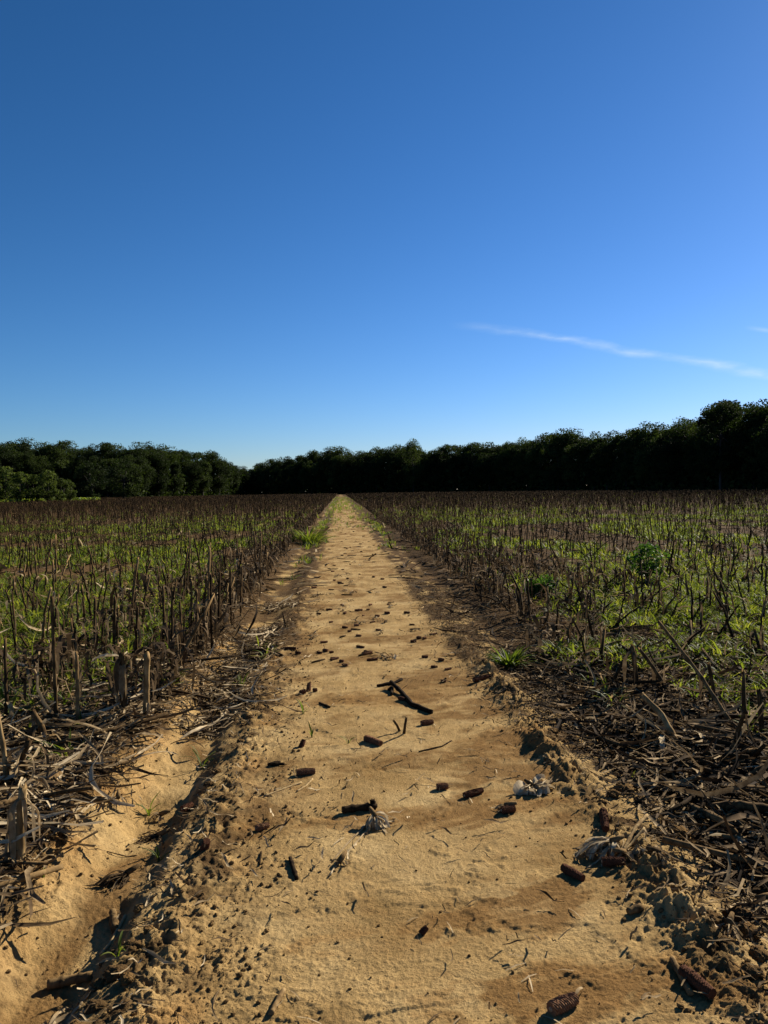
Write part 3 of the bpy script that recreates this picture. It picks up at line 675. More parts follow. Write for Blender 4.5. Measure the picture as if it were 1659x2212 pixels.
# dead leaves still hanging in the rows nearest the path
def bunch(seed, n):
    r = np.random.default_rng(seed); mb = MB()
    for j in range(n):
        hang_leaf(mb, (r.normal(0, .03), r.normal(0, .05), r.uniform(.12, .48)), r.uniform(0, 6.28), r.uniform(.18, .42), r.uniform(.010, .024), r.uniform(1.0, 2.4), r.uniform(.10, .45), 5, 0, .9, r.uniform(-.4, .9), r)
    for v in mb.v: v.z = max(v.z, .01)
    return mb.arrays()
rb = np.random.default_rng(37); bp = []
for x0, n_ in ((-1.62, 230), (-2.36, 150), (1.72, 260), (2.48, 200), (3.25, 130)):
    y_ = 5.2+rb.random(n_)**1.5*38; bp.append(np.stack([x0+rb.normal(0, .10, n_), y_], 1))
bp = [b_[~((b_[:, 0] > 1.5) & (b_[:, 1] < 8))] for b_ in bp]
V, q, t, c = scatter([bunch(470+i, 5) for i in range(5)], np.concatenate(bp), 45, .7, 1.2, .2, (.6, 1.1), dtr=.15)
kind(link('hanging_dead_leaves', mesh_np('hanging_dead_leaves', V, [q, t], c-.06), DRY), 'stuff')

# ------------------------------------------------------------------ green weeds
def tuft(seed, n, L, wid, seg, spread=.03, up=(.7, 1.45), droop=.9):
    r = np.random.default_rng(seed); mb = MB()
    for i in range(n):
        az = r.uniform(0, 6.28); l = L*r.uniform(.5, 1.15); d = Vector((math.cos(az), math.sin(az), 0)); p = d*r.uniform(0, spread); a = r.uniform(*up); pts = [p.copy()+Vector((0, 0, -.01))]
        for k in range(seg):
            p = p+(d*math.cos(a)+Vector((0, 0, math.sin(a))))*(l/seg); pts.append(p.copy()); a -= droop*r.uniform(.3, 1.4)*1.6/seg
        wd = [wid*[.6, 1.0, .9, .6, .35][min(4, int(4.0*k/seg))] for k in range(seg+1)]; wd[-1] = wid*.05
        mb.strip(pts, wd, Vector((-d.y, d.x, r.uniform(-.3, .3))), r.uniform(.25, .8), .18 if seg > 2 else 0)
    return mb.arrays()
def green(x, y):
    f = sst(.02, .34, fbm(x*.28, y*.20, 3, 121)+.13)
    g = np.where(x < 0, sst(-1.7, -2.4, x), sst(1.9, 2.6, x))*f
    g = g*sst(3.6, 5.5, y)*(1-.86*sst(34, 62, y))
    g = np.where(x < 0, g*sst(4.2, 6.5, y), g)
    gr_ = np.exp(-(((x-2.5)/1.2)**2+((y-6.4)/.5)**2))                      # the grass band in the trampled corner
    g = np.maximum(g, gr_*(x > 1.75))
    g = np.maximum(g, .95*np.exp(-(((x-6.2)/2.6)**2+((y-10.5)/3.0)**2)))
    g = np.maximum(g, .9*np.exp(-(((x+5.2)/2.4)**2+((y-9.5)/3.0)**2)))
    g = np.maximum(g, .75*np.exp(-(((x-5.5)/5)**2+((y-46)/9)**2)))
    g = np.maximum(g, .75*np.exp(-(((x+6.5)/3)**2+((y-36)/6)**2)))
    g = g*((x < -1.7) | (x > 1.75))
    rl = np.exp(-((x-rut_left(y)-.12)/.22)**2)*sst(11, 24, y)*sst(.0, .35, fbm(x*1.2, y*.35, 2, 131))
    rr = np.exp(-((x-1.15)/.25)**2)*sst(12, 28, y)*sst(-.05, .35, fbm(x*1.2, y*.3, 2, 132))
    pth = (np.abs(x) < 1.3)*sst(26, 85, y+14*np.abs(x))*.85*sst(-.3, .25, fbm(x*1.5, y*.2, 2, 133))
    return np.maximum(np.maximum(g, .8*rl), np.maximum(.65*rr, pth))
def gpos(n, seed, y0, y1, powr):
    r = np.random.default_rng(seed); y = y0+(y1-y0)*r.random(n)**powr; x = CAM_X+(r.random(n)-.5)*2*(y*.66+.6)+.05*y
    p = np.stack([x, y], 1); return p[(r.random(n) < green(x, y)) & field_limit(x, y)]
G1 = [tuft(500+i, [9, 12, 7, 10, 14][i], [.11, .15, .19, .09, .13][i], [.010, .009, .012, .012, .007][i], 4, .03) for i in range(5)]
G2 = [tuft(520+i, [7, 9, 8][i], [.14, .18, .12][i], [.016, .014, .018][i], 2, .05) for i in range(3)]
G3 = [tuft(530+i, [6, 7][i], [.22, .28][i], [.05, .045][i], 1, .12) for i in range(2)]
g1 = gpos(22000, 61, 3.5, 14, .75); g2 = gpos(44000, 62, 14, 38, .85); g3 = gpos(52000, 63, 38, 175, .9)
rg = np.random.default_rng(64); g1 = np.concatenate([g1, np.stack([rg.uniform(1.45, 4.4, 420), 6.35+rg.normal(0, .28, 420)], 1)])
print('tufts', len(g1), len(g2), len(g3))
V, q, t, c = join([scatter(G1, g1, 71, .6, 1.4, .2, dtr=.4), scatter(G2, g2, 72, .6, 1.4, .2, dtr=.4), scatter(G3, g3, 73, .7, 1.3, .2, dtr=.2)])
kind(link('weeds', mesh_np('weeds', V, [q, t], c), GRASS), 'stuff')
def margin(r, n):
    xd = r.uniform(-350, 215, n); D = 152+r.uniform(0, 22, n)+np.clip(xd, 0, 200)*.12
    f = LENS/SH*2212; R = np.array(CM.to_3x3()); yh = 1058.6-.01606*(xd-829.5)
    dv = np.stack([(xd-829.5)/f, -(yh-1106)/f, -np.ones(n)], 1)@R.T; t = D/np.hypot(dv[:, 0], dv[:, 1])
    return np.stack([CAM_X+dv[:, 0]*t, dv[:, 1]*t, r.uniform(0, .75, n)], 1)
kind(cards(9000, margin, .55, 1, 'margin_grass', GRASS, 6), 'stuff')

# ------------------------------------------------------------------ crumbs and clods of soil
def ico(sub, seed, amp, flat=.75):
    bm = bmesh.new(); bmesh.ops.create_icosphere(bm, subdivisions=sub, radius=1); r = np.random.default_rng(seed)
    V = np.array([v.co[:] for v in bm.verts]); F = np.array([[v.index for v in f.verts] for f in bm.faces]); bm.free()
    n = perlin(V[:, 0]*1.3+seed, V[:, 1]*1.3+V[:, 2]*1.1, seed)+.5*perlin(V[:, 0]*3+seed, V[:, 1]*3-V[:, 2]*2.7, seed+3)+.25*r.normal(0, .35, len(V))
    V = V*(1+amp*n)[:, None]*np.array([1, .8, flat]); return V, np.zeros((0, 4), int), F, np.full(len(V), .5)
def crumb_pos(n, seed):
    r = np.random.default_rng(seed); y = 1.9+9*r.random(n)**1.5; x = r.uniform(-1.5, 1.6, n)
    t = x-rut_left(y); d = .10+.9*np.exp(-((t-.40)/.20)**2)+.9*np.exp(-((x-edge_r(y))/.16)**2)+.3*np.exp(-((x+.6)/.25)**2)+.45*np.exp(-((t+.3)/.16)**2)
    return np.stack([x, y], 1)[r.random(n) < d]
cp = crumb_pos(24000, 81); r2 = np.random.default_rng(82); parts = []
wh = r2.integers(0, 4, len(cp)); zc = H(cp[:, 0], cp[:, 1])
for i in range(4):
    p = cp[wh == i]; m = len(p); s = .0015+.0080*r2.random(m)**4.5
    s = s*np.where(np.exp(-((p[:, 0]+.02)/.6)**2) > .5, .75, 1.2)
    M = rotM(r2.uniform(0, 6.28, m), r2.uniform(0, .6, m), r2.uniform(0, 6.28, m), np.stack([s, s, s], 1))
    parts.append(tile(ico(1, 600+i, .35), M, np.column_stack([p, zc[wh == i]+s*.3]), np.zeros(m)))
V, q, t, c = join(parts); n = len(V)
kk = r2.random(n)*.3
me = mesh_np('soil_crumbs', V, [q, t], c, {'dark': np.clip(.35+kk*1.5, 0, 1), 'damp': np.full(n, .5), 'clay': np.full(n, .2)}, smooth=False)
kind(link('soil_crumbs', me, SOIL), 'stuff')
CL = []
for i in range(5):
    V, q, t, c = ico(4, 620+i, .5, .6); V = V*(1.1-.5*(np.abs(perlin(V[:, 0]*2.3+i, V[:, 1]*2.3+V[:, 2]*2.9, i))+.6*np.abs(perlin(V[:, 0]*6+i, V[:, 1]*5-V[:, 2]*6, i+2))+.4*np.abs(perlin(V[:, 0]*13, V[:, 1]*14+V[:, 2]*12, i+4))))[:, None]; n = len(V)
    CL.append(mesh_np('dirt_clod', V, [t], c, {'dark': np.full(n, .5+.15*(i % 3)), 'damp': np.full(n, .7), 'clay': np.full(n, .5 if i % 2 else .15)}))
clods = [(1192, 1582, .055), (1215, 1600, .045), (1236, 1590, .05), (1160, 1560, .035), (1325, 1712, .05), (1352, 1700, .065), (1385, 1722, .05), (1300, 1735, .03),
         (1470, 1790, .07), (1505, 1815, .05), (1440, 1765, .045), (1545, 1985, .055), (1590, 1960, .07), (1620, 2000, .06), (1570, 2035, .035), (1640, 2050, .05), (1630, 2100, .045),
         (205, 2165, .040), (320, 2010, .030), (285, 2040, .045), (300, 1940, .032), (338, 1900, .03), (250, 2100, .05), (275, 2120, .035), (215, 2110, .04), (405, 1730, .04), (470, 1660, .04), (450, 1690, .035), (520, 1600, .04), (540, 1550, .035), (160, 2205, .045)]
for k, (xd, yd, s) in enumerate(clods):
    s *= .72; p = P(xd, yd, .02); o = link('dirt_clod', CL[k % 5], SOIL); side = p.x > 0
    o.location = (p.x, p.y, Hs(p.x, p.y)+s*.18); o.scale = (s, s, s*.8); o.rotation_euler = (0, 0, k*1.3)
    tag(o, ('large ' if s > .040 else 'small ' if s < .030 else 'middling ')+('crumbly brown dirt clod on the litter strewn path edge' if side else 'crumbly brown dirt clod on the crest of the eroded rut bank'), 'dirt clod', 'clods on the littered edge' if side else 'clods along the rut bank')

# ------------------------------------------------------------------ corn cobs
def cob_mesh(L, R, na, nl, seed, taper=.25, detail=True):
    r = np.random.default_rng(seed); V = []; c = []
    for i in range(nl+1):
        f = i/nl; x = -L/2+L*f; rr = R*(1-taper*f**2)*(1-.12*(1-f)**6)
        for j in range(na):
            a = 2*math.pi*j/na+(.0 if not detail else .04*(i % 2)); k = 1+(.05 if (i+j) % 2 else -.07)*detail+r.normal(0, .03)
            V.append((x+r.normal(0, L*.003), rr*k*math.cos(a), rr*k*math.sin(a))); c.append(.62 if (i+j) % 2 else .30)
    Q = [(i*na+j, i*na+(j+1) % na, (i+1)*na+(j+1) % na, (i+1)*na+j) for i in range(nl) for j in range(na)]
    T = []
    for e, rev in ((0, 1), (nl, 0)):
        k = len(V); V.append((-L/2 if e == 0 else L/2, 0, 0)); c.append(.4)
        T += [((k, e*na+(j+1) % na, e*na+j) if rev else (k, e*na+j, e*na+(j+1) % na)) for j in range(na)]
    return mesh_np('cob', V, [Q, T], c, smooth=False)
def pith_mesh(L, R):
    mb = MB(); mb.tube([(-L/2-.0025, 0, 0), (-L/2+.004, 0, 0)], [R*.3, R*.34], 8, .35); return mb.mesh('pith')
COBM = {}
def cob(ax, ay, bx, by, R=.017, label=None, group=None, LOD=0, tilt=0, strand=False):
    a = P(ax, ay, R); b = P(bx, by, R); L = max((b-a).length, .03); mid_ = (a+b)/2
    return cob_at(mid_.x, mid_.y, math.atan2(b.y-a.y, b.x-a.x), L, R, label, group, LOD, tilt, strand)
def cob_at(x, y, rz, L, R, label, group, LOD=0, tilt=0, strand=False):
    key = (round(L*200)/200, R, LOD)
    if key not in COBM: COBM[key] = (cob_mesh(key[0], R, [20, 10, 7][LOD], max(3, int(key[0]/[.0036, .009, .014][LOD])), len(COBM)+900), pith_mesh(key[0], R))
    g = empty('corn_cob', (x, y, Hmax(x, y)+R*.62), rz); g.rotation_euler = (rng.uniform(0, 6.28)*0, -tilt, rz)
    link('kernel_sockets', COBM[key][0], COB, g)
    if LOD < 2: link('pith', COBM[key][1], PITH, g)
    if strand:
        mb = MB(); hang_leaf(mb, (L*.45, 0, 0), .3, .09, .008, .7, .8, 6, .2, 1.2, .5); link('husk_strand', mb.mesh('husk_strand'), DRY, g)
    return tag(g, label, 'corn cob', group)
cob(1190, 2182, 1243, 2158, .021, 'stubby dark red corn cob trailing a curled husk strand on bare sand', strand=True)
cob(1474, 2098, 1540, 2150, .020, 'long dark red corn cob lying beside a straight stalk piece')
cob(1216, 1873, 1260, 1897, .017, 'slim red corn cob lying just clear of the shredded husk heap')
cob(1303, 1757, 1309, 1796, .019, 'orange brown corn cob pointing along the path beside a dirt clod')
cob(1300, 1868, 1350, 1868, .018, 'dark corn cob tucked under the shredded husk heap')
cob(1003, 1716, 1042, 1704, .017, 'round ended corn cob with a trailing straw beside a short cob stub')
cob(944, 1699, 967, 1697, .018, 'short dark cob stub near the round ended cob')
cob(640, 1668, 681, 1664, .019, 'dark bristly corn cob lying above two crossed pale straws')
cob(790, 1594, 823, 1606, .020, 'chunky dark corn cob alone on the brown damp stain')
cob(552, 1790, 581, 1782, .015, 'small dark cob fragment with a thin stick pointing from it')
cob(437, 1832, 450, 1848, .018, 'stubby cob standing on end in crumbly soil near the rut bank', tilt=.9)
cob(909, 2008, 922, 2004, .011, 'tiny red cob fragment sitting on the fan shaped silt stain', tilt=.6)
cob(1083, 1748, 1112, 1744, .019, 'dark corn cob with frayed pale husk fringe beside the crumpled white husk')
cob(1024, 1472, 1062, 1462, .019, 'brown corn cob beside the bright green weed clump')
cob(648, 1496, 660, 1494, .018, 'dark broken cob chunk in a huddle of cob pieces', 'huddle of broken cob pieces', tilt=.2)
cob(664, 1490, 670, 1484, .018, 'upright broken cob chunk in a huddle of cob pieces', 'huddle of broken cob pieces', tilt=1.1)
cob(677, 1492, 684, 1491, .015, 'small broken cob chunk in a huddle of cob pieces', 'huddle of broken cob pieces')
cob(646, 1612, 659, 1606, .016, 'small upright red cob piece by thin grass seedling', tilt=.9)
cob(910, 1562, 935, 1558, .018, 'dark cob piece at the lower end of the blackened stalk')
cob(393, 1738, 415, 1728, .017, 'reddish cob half buried on the rut bank')
cob(612, 1402, 640, 1402, .016, 'dark cob piece beside the littered rut bank', 'cob pieces on the path'); cob(783, 1412, 803, 1408, .018, 'dark cob piece beside a pale flake on bare sand', 'cob pieces on the path')
for (xa, ya, L) in [(690, 1408, .07), (703, 1404, .06), (716, 1407, .05), (722, 1421, .08), (738, 1428, .05), (745, 1436, .06), (905, 1377, .06), (917, 1379, .05), (893, 1385, .07), (918, 1418, .07), (953, 1424, .06), (938, 1439, .07), (968, 1444, .09), (700, 1385, .09), (958, 1470, .05), (868, 1509, .06), (775, 1372, .07), (745, 1355, .08), (770, 1351, .06), (755, 1362, .05), (805, 1342, .09), (815, 1330, .07), (715, 1343, .06), (890, 1348, .07)]:
    p = P(xa, ya, .015); cob_at(p.x, p.y, rng.uniform(-.8, .8), L*.8, float(rng.choice([.011, .013, .015])), 'small broken dark cob chunk scattered along the sandy path', 'cob chunks along the path', 1)
rr = np.random.default_rng(17)
for k in range(210):
    yy = 6.5*math.exp(rr.uniform(0, 2.3)); xx = rr.uniform(-.85, .80); xx = xx if rr.random() < .5 else rr.normal(-.15, .32)
    xx = float(np.clip(xx, -.7, .68)); kd = rr.random()
    if kd < .34:
        mb = MB(); z0 = Hmax(xx, yy)
        for j in range(7): hang_leaf(mb, (rr.normal(0, .02), rr.normal(0, .02), .012), rr.uniform(0, 6.28), rr.uniform(.04, .13), rr.uniform(.006, .016), rr.uniform(.4, 1.2), rr.uniform(.1, .95), 4, .2, .8, rr.uniform(.0, .8), rr)
        lift(mb.v, xx, yy, z0, .003); tag(link('husk_scrap', mb.mesh('husk_scrap'), DRY, loc=(xx, yy, z0)), 'small crumpled husk scrap scattered along the sandy path', 'corn husk', 'husk scraps along the path'); continue
    if kd < .5:
        mb = MB(); z0 = Hmax(xx, yy); L_ = rr.uniform(.05, .16); a_ = rr.uniform(-.9, .9); d_ = Vector((math.cos(a_), math.sin(a_), 0))*L_
        mb.tube([d_*-.5+Vector((0, 0, .006)), Vector((0, 0, .008)), d_*.5+Vector((0, 0, .007))], [.007, .008, .006], 6, rr.uniform(.15, .8), ragged=.004)
        tag(link('stalk_bit', mb.mesh('stalk_bit'), STALK, loc=(xx, yy, z0)), 'short stalk bit scattered along the sandy path', 'stalk piece', 'stalk bits along the path'); continue
    cob_at(xx, yy, rr.uniform(-1, 1), rr.uniform(.03, .10), float(rr.choice([.010, .013, .016])), 'small broken dark cob chunk scattered along the sandy path', 'cob chunks along the path', 2)

# ------------------------------------------------------------------ stalk pieces, straws, husks placed one by one
def lying(pts, r0, label, name='stalk_piece', cat='stalk piece', group=None, k=7, tint=.45, lift=0, node=None, mat=None, flat=1.0):
    """a stalk piece lying along photograph points (each xd, yd[, z above ground])"""
    Q = []
    for q in pts:
        p = P(q[0], q[1], r0); z = q[2] if len(q) > 2 else 0
        if z:
            p = P(q[0], q[1], z)
        p.z = Hs(p.x, p.y)+r0*.9+z+lift; Q.append(p)
    o = Q[0].copy(); m = 6; W = []
    for i in range(len(Q)-1):
        for j in range(m if i < len(Q)-2 else m+1): W.append(Q[i].lerp(Q[i+1], j/m)-o)
    mb = MB(); rad = [r0*(1+.06*rng.normal())*(1.2 if (i % 5 == 4) else 1) for i in range(len(W))]
    mb.tube(W, rad, k, [tint+(-.15 if i % 5 == 4 else 0) for i in range(len(W))], ragged=r0*.5)
    ob = link(name, mb.mesh(name), mat or STALK, loc=o); return tag(ob, label, cat, group)
lying([(845, 1476, .03), (868, 1497), (890, 1520), (932, 1537)], .015, 'thick blackened curved stalk lying across the path', 'fallen_stalk', 'corn stalk', tint=.12)
for (a, b) in (((815, 1480), (848, 1474)), ((840, 1488), (852, 1478)), ((846, 1476), (868, 1466)), ((848, 1482), (846, 1500))):
    lying([a, b], .011, 'dark root stub at the end of the blackened stalk', 'root_piece', 'root', 'roots of the blackened stalk', 6, .15)
lying([(740, 1752), (775, 1746), (812, 1744)], .016, 'dark stalk piece with a knot at one end lying on damp ripples', tint=.15)
lying([(808, 1746), (804, 1735, .03)], .012, 'short snag rising from the knotted stalk piece', tint=.2, name='stalk_snag')
lying([(1452, 2072), (1470, 2108), (1493, 2150)], .009, 'straight weathered stalk piece lying beside the long cob', tint=.5)
lying([(1357, 1975), (1385, 1967)], .012, 'short grey hollow stalk piece alone on bare sand', tint=.62)
lying([(613, 2139), (597, 2168), (586, 2190)], .0075, 'short half shaded stick on sand near the washed silt fan', tint=.7)
lying([(627, 1852), (633, 1872), (641, 1895)], .008, 'dark slim stick lying along the path below the bent silt line', tint=.18)
lying([(561, 1868), (564, 1840)], .004, 'thin dark stick pointing from a small cob fragment', tint=.2)
lying([(570, 1722), (612, 1706), (652, 1690)], .005, 'long pale straw lying beneath the bristly cob', 'straw', 'straw', tint=.95, k=5)
lying([(641, 1712), (660, 1700), (675, 1684)], .005, 'shorter pale straw beside the long pale straw', 'straw', 'straw', tint=.9, k=5)
lying([(915, 1310), (900, 1322), (882, 1330)], .006, 'pale straw lying by the path edge far up the path', 'straw', 'straw', tint=.95, k=5)
lying([(905, 1625), (955, 1612), (975, 1600)], .004, 'thin dark twig beside the pair of upright stub stems', 'twig', 'twig', tint=.25, k=5)
lying([(615, 1652), (580, 1654), (605, 1648)], .008, 'small dark stick beside a rounded clod near the rut bank', tint=.2)
lying([(690, 1518), (712, 1527)], .008, 'short dark stick on pale sand above the damp stain', tint=.2)
lying([(243, 1930), (247, 1962)], .014, 'short grey stalk flake standing at the foot of the rut bank', tint=.5)
lying([(270, 1945), (235, 1990), (215, 2005)], .006, 'pale straw slanting down the shaded rut bank', 'straw', 'straw', tint=.85, k=5)
lying([(145, 1795), (140, 1830)], .010, 'short brown stalk end standing on the orange field bank', tint=.45)
lying([(100, 2056), (145, 2048), (195, 2048)], .015, 'tapered grey stalk piece lying in the bottom of the rut', tint=.55)
lying([(230, 1815), (275, 1812), (295, 1808)], .0025, 'thin twig across the silty floor of the rut', 'twig', 'twig', tint=.4, k=5)
r3 = np.random.default_rng(23)
for k in range(90):
    xx = r3.uniform(-.85, .75); yy = 2.0+r3.random()**1.6*5; L = r3.uniform(.025, .08); a = r3.uniform(0, 3.14)
    mb = MB(); z0 = Hmax(xx, yy, .012)
    mb.strip([Vector((-L/2*math.cos(a), -L/2*math.sin(a), .003)), Vector((0, 0, .007)), Vector((L/2*math.cos(a), L/2*math.sin(a), .002))], [.003, .005, .002], Vector((-math.sin(a), math.cos(a), .2)), r3.uniform(.3, 1), .2)
    ob = link('straw_scrap', mb.mesh('straw_scrap'), DRY, loc=(xx, yy, z0)); tag(ob, 'tiny dry straw scrap lying on the sandy path', 'straw', 'straw scraps on the path')

def husk(xd, yd, n, L, wid, az0, spread, label, tint=.75, up=(.3, 1.1), droop=1.5, name='corn_husk', shank=True, z=.02, r=None):
    r = r or r3; p = P(xd, yd, .02); g = tag(empty(name, (p.x, p.y, Hmax(p.x, p.y)-.004)), label, 'corn husk')
    n = int(n*2.1); wid *= .48
    for i in range(n):
        mb = MB(); az = az0+spread*((i+.5)/n-.5)*2+r.uniform(-.3, .3); off = r.uniform(0, L*.3)
        hang_leaf(mb, (math.cos(az)*off*.6+r.normal(0, .006), math.sin(az)*off*.6+r.normal(0, .006), z*r.uniform(.3, 1.1)), az, L*r.uniform(.35, 1.15), wid*r.uniform(.4, 1.5), droop*r.uniform(.3, 1), tint+r.uniform(-.25, .12), 7, .3, 1.0, r.uniform(up[0]-.3, up[1]*.55), r)
        lift(mb.v, p.x, p.y, g.location.z, .004, r, .003)     # keep the blade above the soil
        link('husk_leaf', mb.mesh('husk_leaf'), DRY, g)
    if shank:
        mb = MB(); d = Vector((-math.cos(az0), -math.sin(az0), .3)); mb.tube([d*-.01+Vector((0, 0, z)), d*.02+Vector((0, 0, z)), d*.045+Vector((0, 0, z))], [.012, .011, .007], 7, .5); link('shank', mb.mesh('shank'), STALK, g)
    return g
AZ = math.radians
husk(808, 1772, 18, .12, .024, AZ(-70), 1.5, 'fan shaped dry corn husk draped like a mop in the middle of the path', .95, (.0, .7), 1.5, z=.045)
for i, (a, b, c) in enumerate([((795, 1790), (760, 1830), (725, 1872)), ((790, 1785), (750, 1822), (718, 1858)), ((770, 1822), (735, 1850), (712, 1890))]):
    lying([a, b, c], .004, 'stringy pale husk fibre trailing from the fan shaped husk', 'husk_fibre', 'husk fibre', 'fibres trailing from the fan shaped husk', 4, .85, mat=DRY)
husk(735, 1855, 7, .06, .010, AZ(-120), 2.2, 'small crumpled husk knot at the end of trailing fibres', .7, (.0, .6), 1.3)
husk(1150, 1698, 14, .12, .085, AZ(-50), 1.9, 'crumpled whitish corn husk near the littered edge of the path', 1.15, (.3, 1.0), 1.8, z=.03)
husk(1095, 1738, 9, .07, .012, AZ(160), 1.2, 'frayed pale husk fringe spreading over a dark cob', .9, (.0, .5), 1.2)
husk(1325, 1838, 22, .17, .028, AZ(185), 1.0, 'heap of shredded grey corn husk beside the littered edge', .9, (.0, .6), 1.1, z=.03)
husk(1345, 1850, 12, .13, .014, AZ(20), 1.6, 'loose strips of shredded husk spilling toward the clods', .7, (.0, .6), 1.2)
lying([(1398, 1768, .05), (1372, 1810, .03), (1345, 1858, .01)], .007, 'pale split stalk slanting over the shredded husk heap', tint=.85, k=5)
lying([(1392, 1812, .03), (1365, 1835, .02), (1322, 1872, .01)], .005, 'pale thin straw over the shredded husk heap', 'straw', 'straw', tint=.95, k=5)
husk(1420, 1860, 14, .11, .014, AZ(10), 2.4, 'scattered grey husk strips between the husk heap and the crumbly clods', .66, (.0, .5), 1.1)
husk(1575, 1998, 12, .12, .013, AZ(-130), 1.3, 'grey husk strips hanging over a brown clod at the path edge', .7, (.0, .6), 1.3)
husk(1640, 1925, 12, .13, .013, AZ(180), 1.6, 'grey husk strips among crumbly soil toward the trampled corn', .6, (.0, .5), 1.3)
husk(278, 1858, 15, .16, .020, AZ(215), .75, 'dark shredded husk lying in the bend of the rut with a pale butt end', .42, (.1, .7), 1.2, z=.035)
husk(98, 2185, 14, .16, .022, AZ(55), .8, 'torn pale husk on the rut bank with leaves pointing up the path', .78, (.2, .9), 1.2, z=.03)
husk(345, 1752, 14, .14, .016, AZ(200), 1.2, 'dark dead leaves hanging down the shaded rut bank', .32, (.0, .6), 1.4)
husk(545, 1518, 8, .15, .030, AZ(200), 1.0, 'blackish curled leaf clump on the rut bank', .1, (.2, .8), 1.4)
husk(255, 1722, 9, .10, .014, AZ(-80), 1.2, 'pale fan of husk at the field bank above the rut', .75, (.1, .8), 1.5, z=.03)
husk(348, 1712, 9, .09, .012, AZ(200), 1.4, 'pale fan of husk in the wet bend of the rut', .75, (.1, .8), 1.5, z=.03)
# upright stub pair on the path
for (a, b, lab) in (((872, 1588), (878, 1550), 'straight stub stem standing in the path beside a leaning one'), ((866, 1583), (850, 1556), 'leaning stub stem standing in the path beside a straight one')):
    p = P(*a, 0); p.z = Hs(p.x, p.y); tp = PY(*b, p.y-.01); mb = MB(); d = tp-p
    mb.tube([Vector((0, 0, -.02)), d*.5, d], [.009, .008, .007], 6, .4, ragged=.006); tag(link('stub_stem', mb.mesh('stub_stem'), STALK, loc=p), lab, 'corn stalk')

# hand-placed stalks of the nearest rows
def hero(pts, r0, label, leaves=(), dy=None, tint=.5, roots=True, name='corn_stalk', k=9):
    """pts: photograph points from the foot up; each further point may carry its own offset in world y"""
    p0 = P(pts[0][0], pts[0][1], .03); p0.z = Hs(p0.x, p0.y); root = tag(empty(name, p0), label, 'corn stalk')
    tint += .08; Q = [Vector((0, 0, -.03))]
    for q in pts[1:]: Q.append(PY(q[0], q[1], p0.y+(q[2] if len(q) > 2 else 0))-p0)
    for i, v in enumerate(Q[1:]):
        v.z = max(v.z, Hs(p0.x+v.x, p0.y+v.y)-p0.z+r0)
    W = []
    for i in range(len(Q)-1):
        n = max(3, int((Q[i+1]-Q[i]).length/.035)); W += [Q[i].lerp(Q[i+1], j/n) for j in range(n+(i == len(Q)-2))]
    r = np.random.default_rng(int(abs(p0.x*1000+p0.y*77)))
    mb = MB(); mb.tube(W, [r0*(1.3 if i < 2 else 1)*(1.22 if i % 4 == 3 else 1)*(1-.2*i/len(W)) for i in range(len(W))], k, [tint+(-.16 if i % 4 == 3 else .06*r.normal()) for i in range(len(W))], ragged=r0)
    link('stem', mb.mesh('stem'), STALK, root)
    if roots:
        mb = MB()
        for j in range(7):
            a = j*.9+r.uniform(-.2, .2); v = Vector((math.cos(a), math.sin(a), 0))
            mb.tube([Vector((0, 0, .03))+v*r0*.7, v*(r0*2.2)+Vector((0, 0, .012)), v*(r0*3.2)+Vector((0, 0, -.02))], [.004, .0035, .0025], 4, tint-.1)
        link('brace_roots', mb.mesh('brace_roots'), STALK, root)
    for (f, az, L, wid, up, droop, tn) in leaves:
        mb = MB(); b = W[min(len(W)-1, int(f*(len(W)-1)))]; hang_leaf(mb, b, AZ(az), L, wid*.62, droop, tn, 9, .3, .9, up, r)
        lift(mb.v, p0.x, p0.y, p0.z, .005)
        link('leaf', mb.mesh('leaf'), DRY, root)
    return root
hero([(42, 1868), (45, 1780), (50, 1700)], .019, 'thick ragged stalk with splayed brace roots standing on the orange rut bank', [(.95, 200, .34, .035, -.6, 2.2, .6), (.9, 250, .30, .03, -.3, 2.4, .55), (.8, 20, .18, .03, .2, 2.2, .65), (.98, 80, .2, .028, .9, 1.2, .5), (.6, 200, .25, .03, -.4, 2.0, .7), (.97, 300, .22, .03, -.5, 2.5, .75), (.9, 330, .2, .025, -.2, 2.4, .8)], tint=.62)
hero([(268, 1545), (266, 1470), (262, 1408)], .020, 'broken stalk with a pale flag leaf and shredded skirt of hanging leaves', [(.97, 180, .22, .055, .35, .6, .9), (.97, 200, .2, .05, -.4, 2.5, .5), (.95, 240, .24, .05, -.5, 2.6, .45), (.9, 280, .25, .045, -.5, 2.6, .55), (.85, 160, .22, .04, -.3, 2.6, .4), (.9, 320, .22, .04, -.4, 2.6, .7), (.98, 20, .16, .04, .6, 1.9, .55), (.7, 200, .2, .045, -.5, 2.4, .6)], tint=.42)
hero([(316, 1558), (316, 1480), (318, 1412)], .021, 'stout leafless looking stalk wrapped in split brown sheath beside the flag leaf stalk', [(.98, 160, .14, .035, .9, .8, .35), (.9, 200, .18, .035, -.9, 1.5, .55), (.75, 230, .14, .03, -.7, 1.6, .6), (.35, 300, .13, .03, .1, 1.8, .8)], tint=.55)
hero([(168, 1566), (167, 1490), (165, 1410)], .011, 'slender pale stub beside a taller slender stub in the nearest row', tint=.72, leaves=[(.05, 0, .14, .02, .0, 1, .7)])
hero([(122, 1560), (118, 1450), (112, 1290)], .012, 'taller slender stub with forked top in the nearest row', tint=.5, leaves=[(.98, 20, .22, .025, -.9, 1.4, .6), (.6, 100, .2, .03, .2, 2, .5)])
hero([(18, 1700), (8, 1620), (-6, 1540)], .013, 'thin leaning stub at the head of the collapsed leaf tangle', tint=.6)
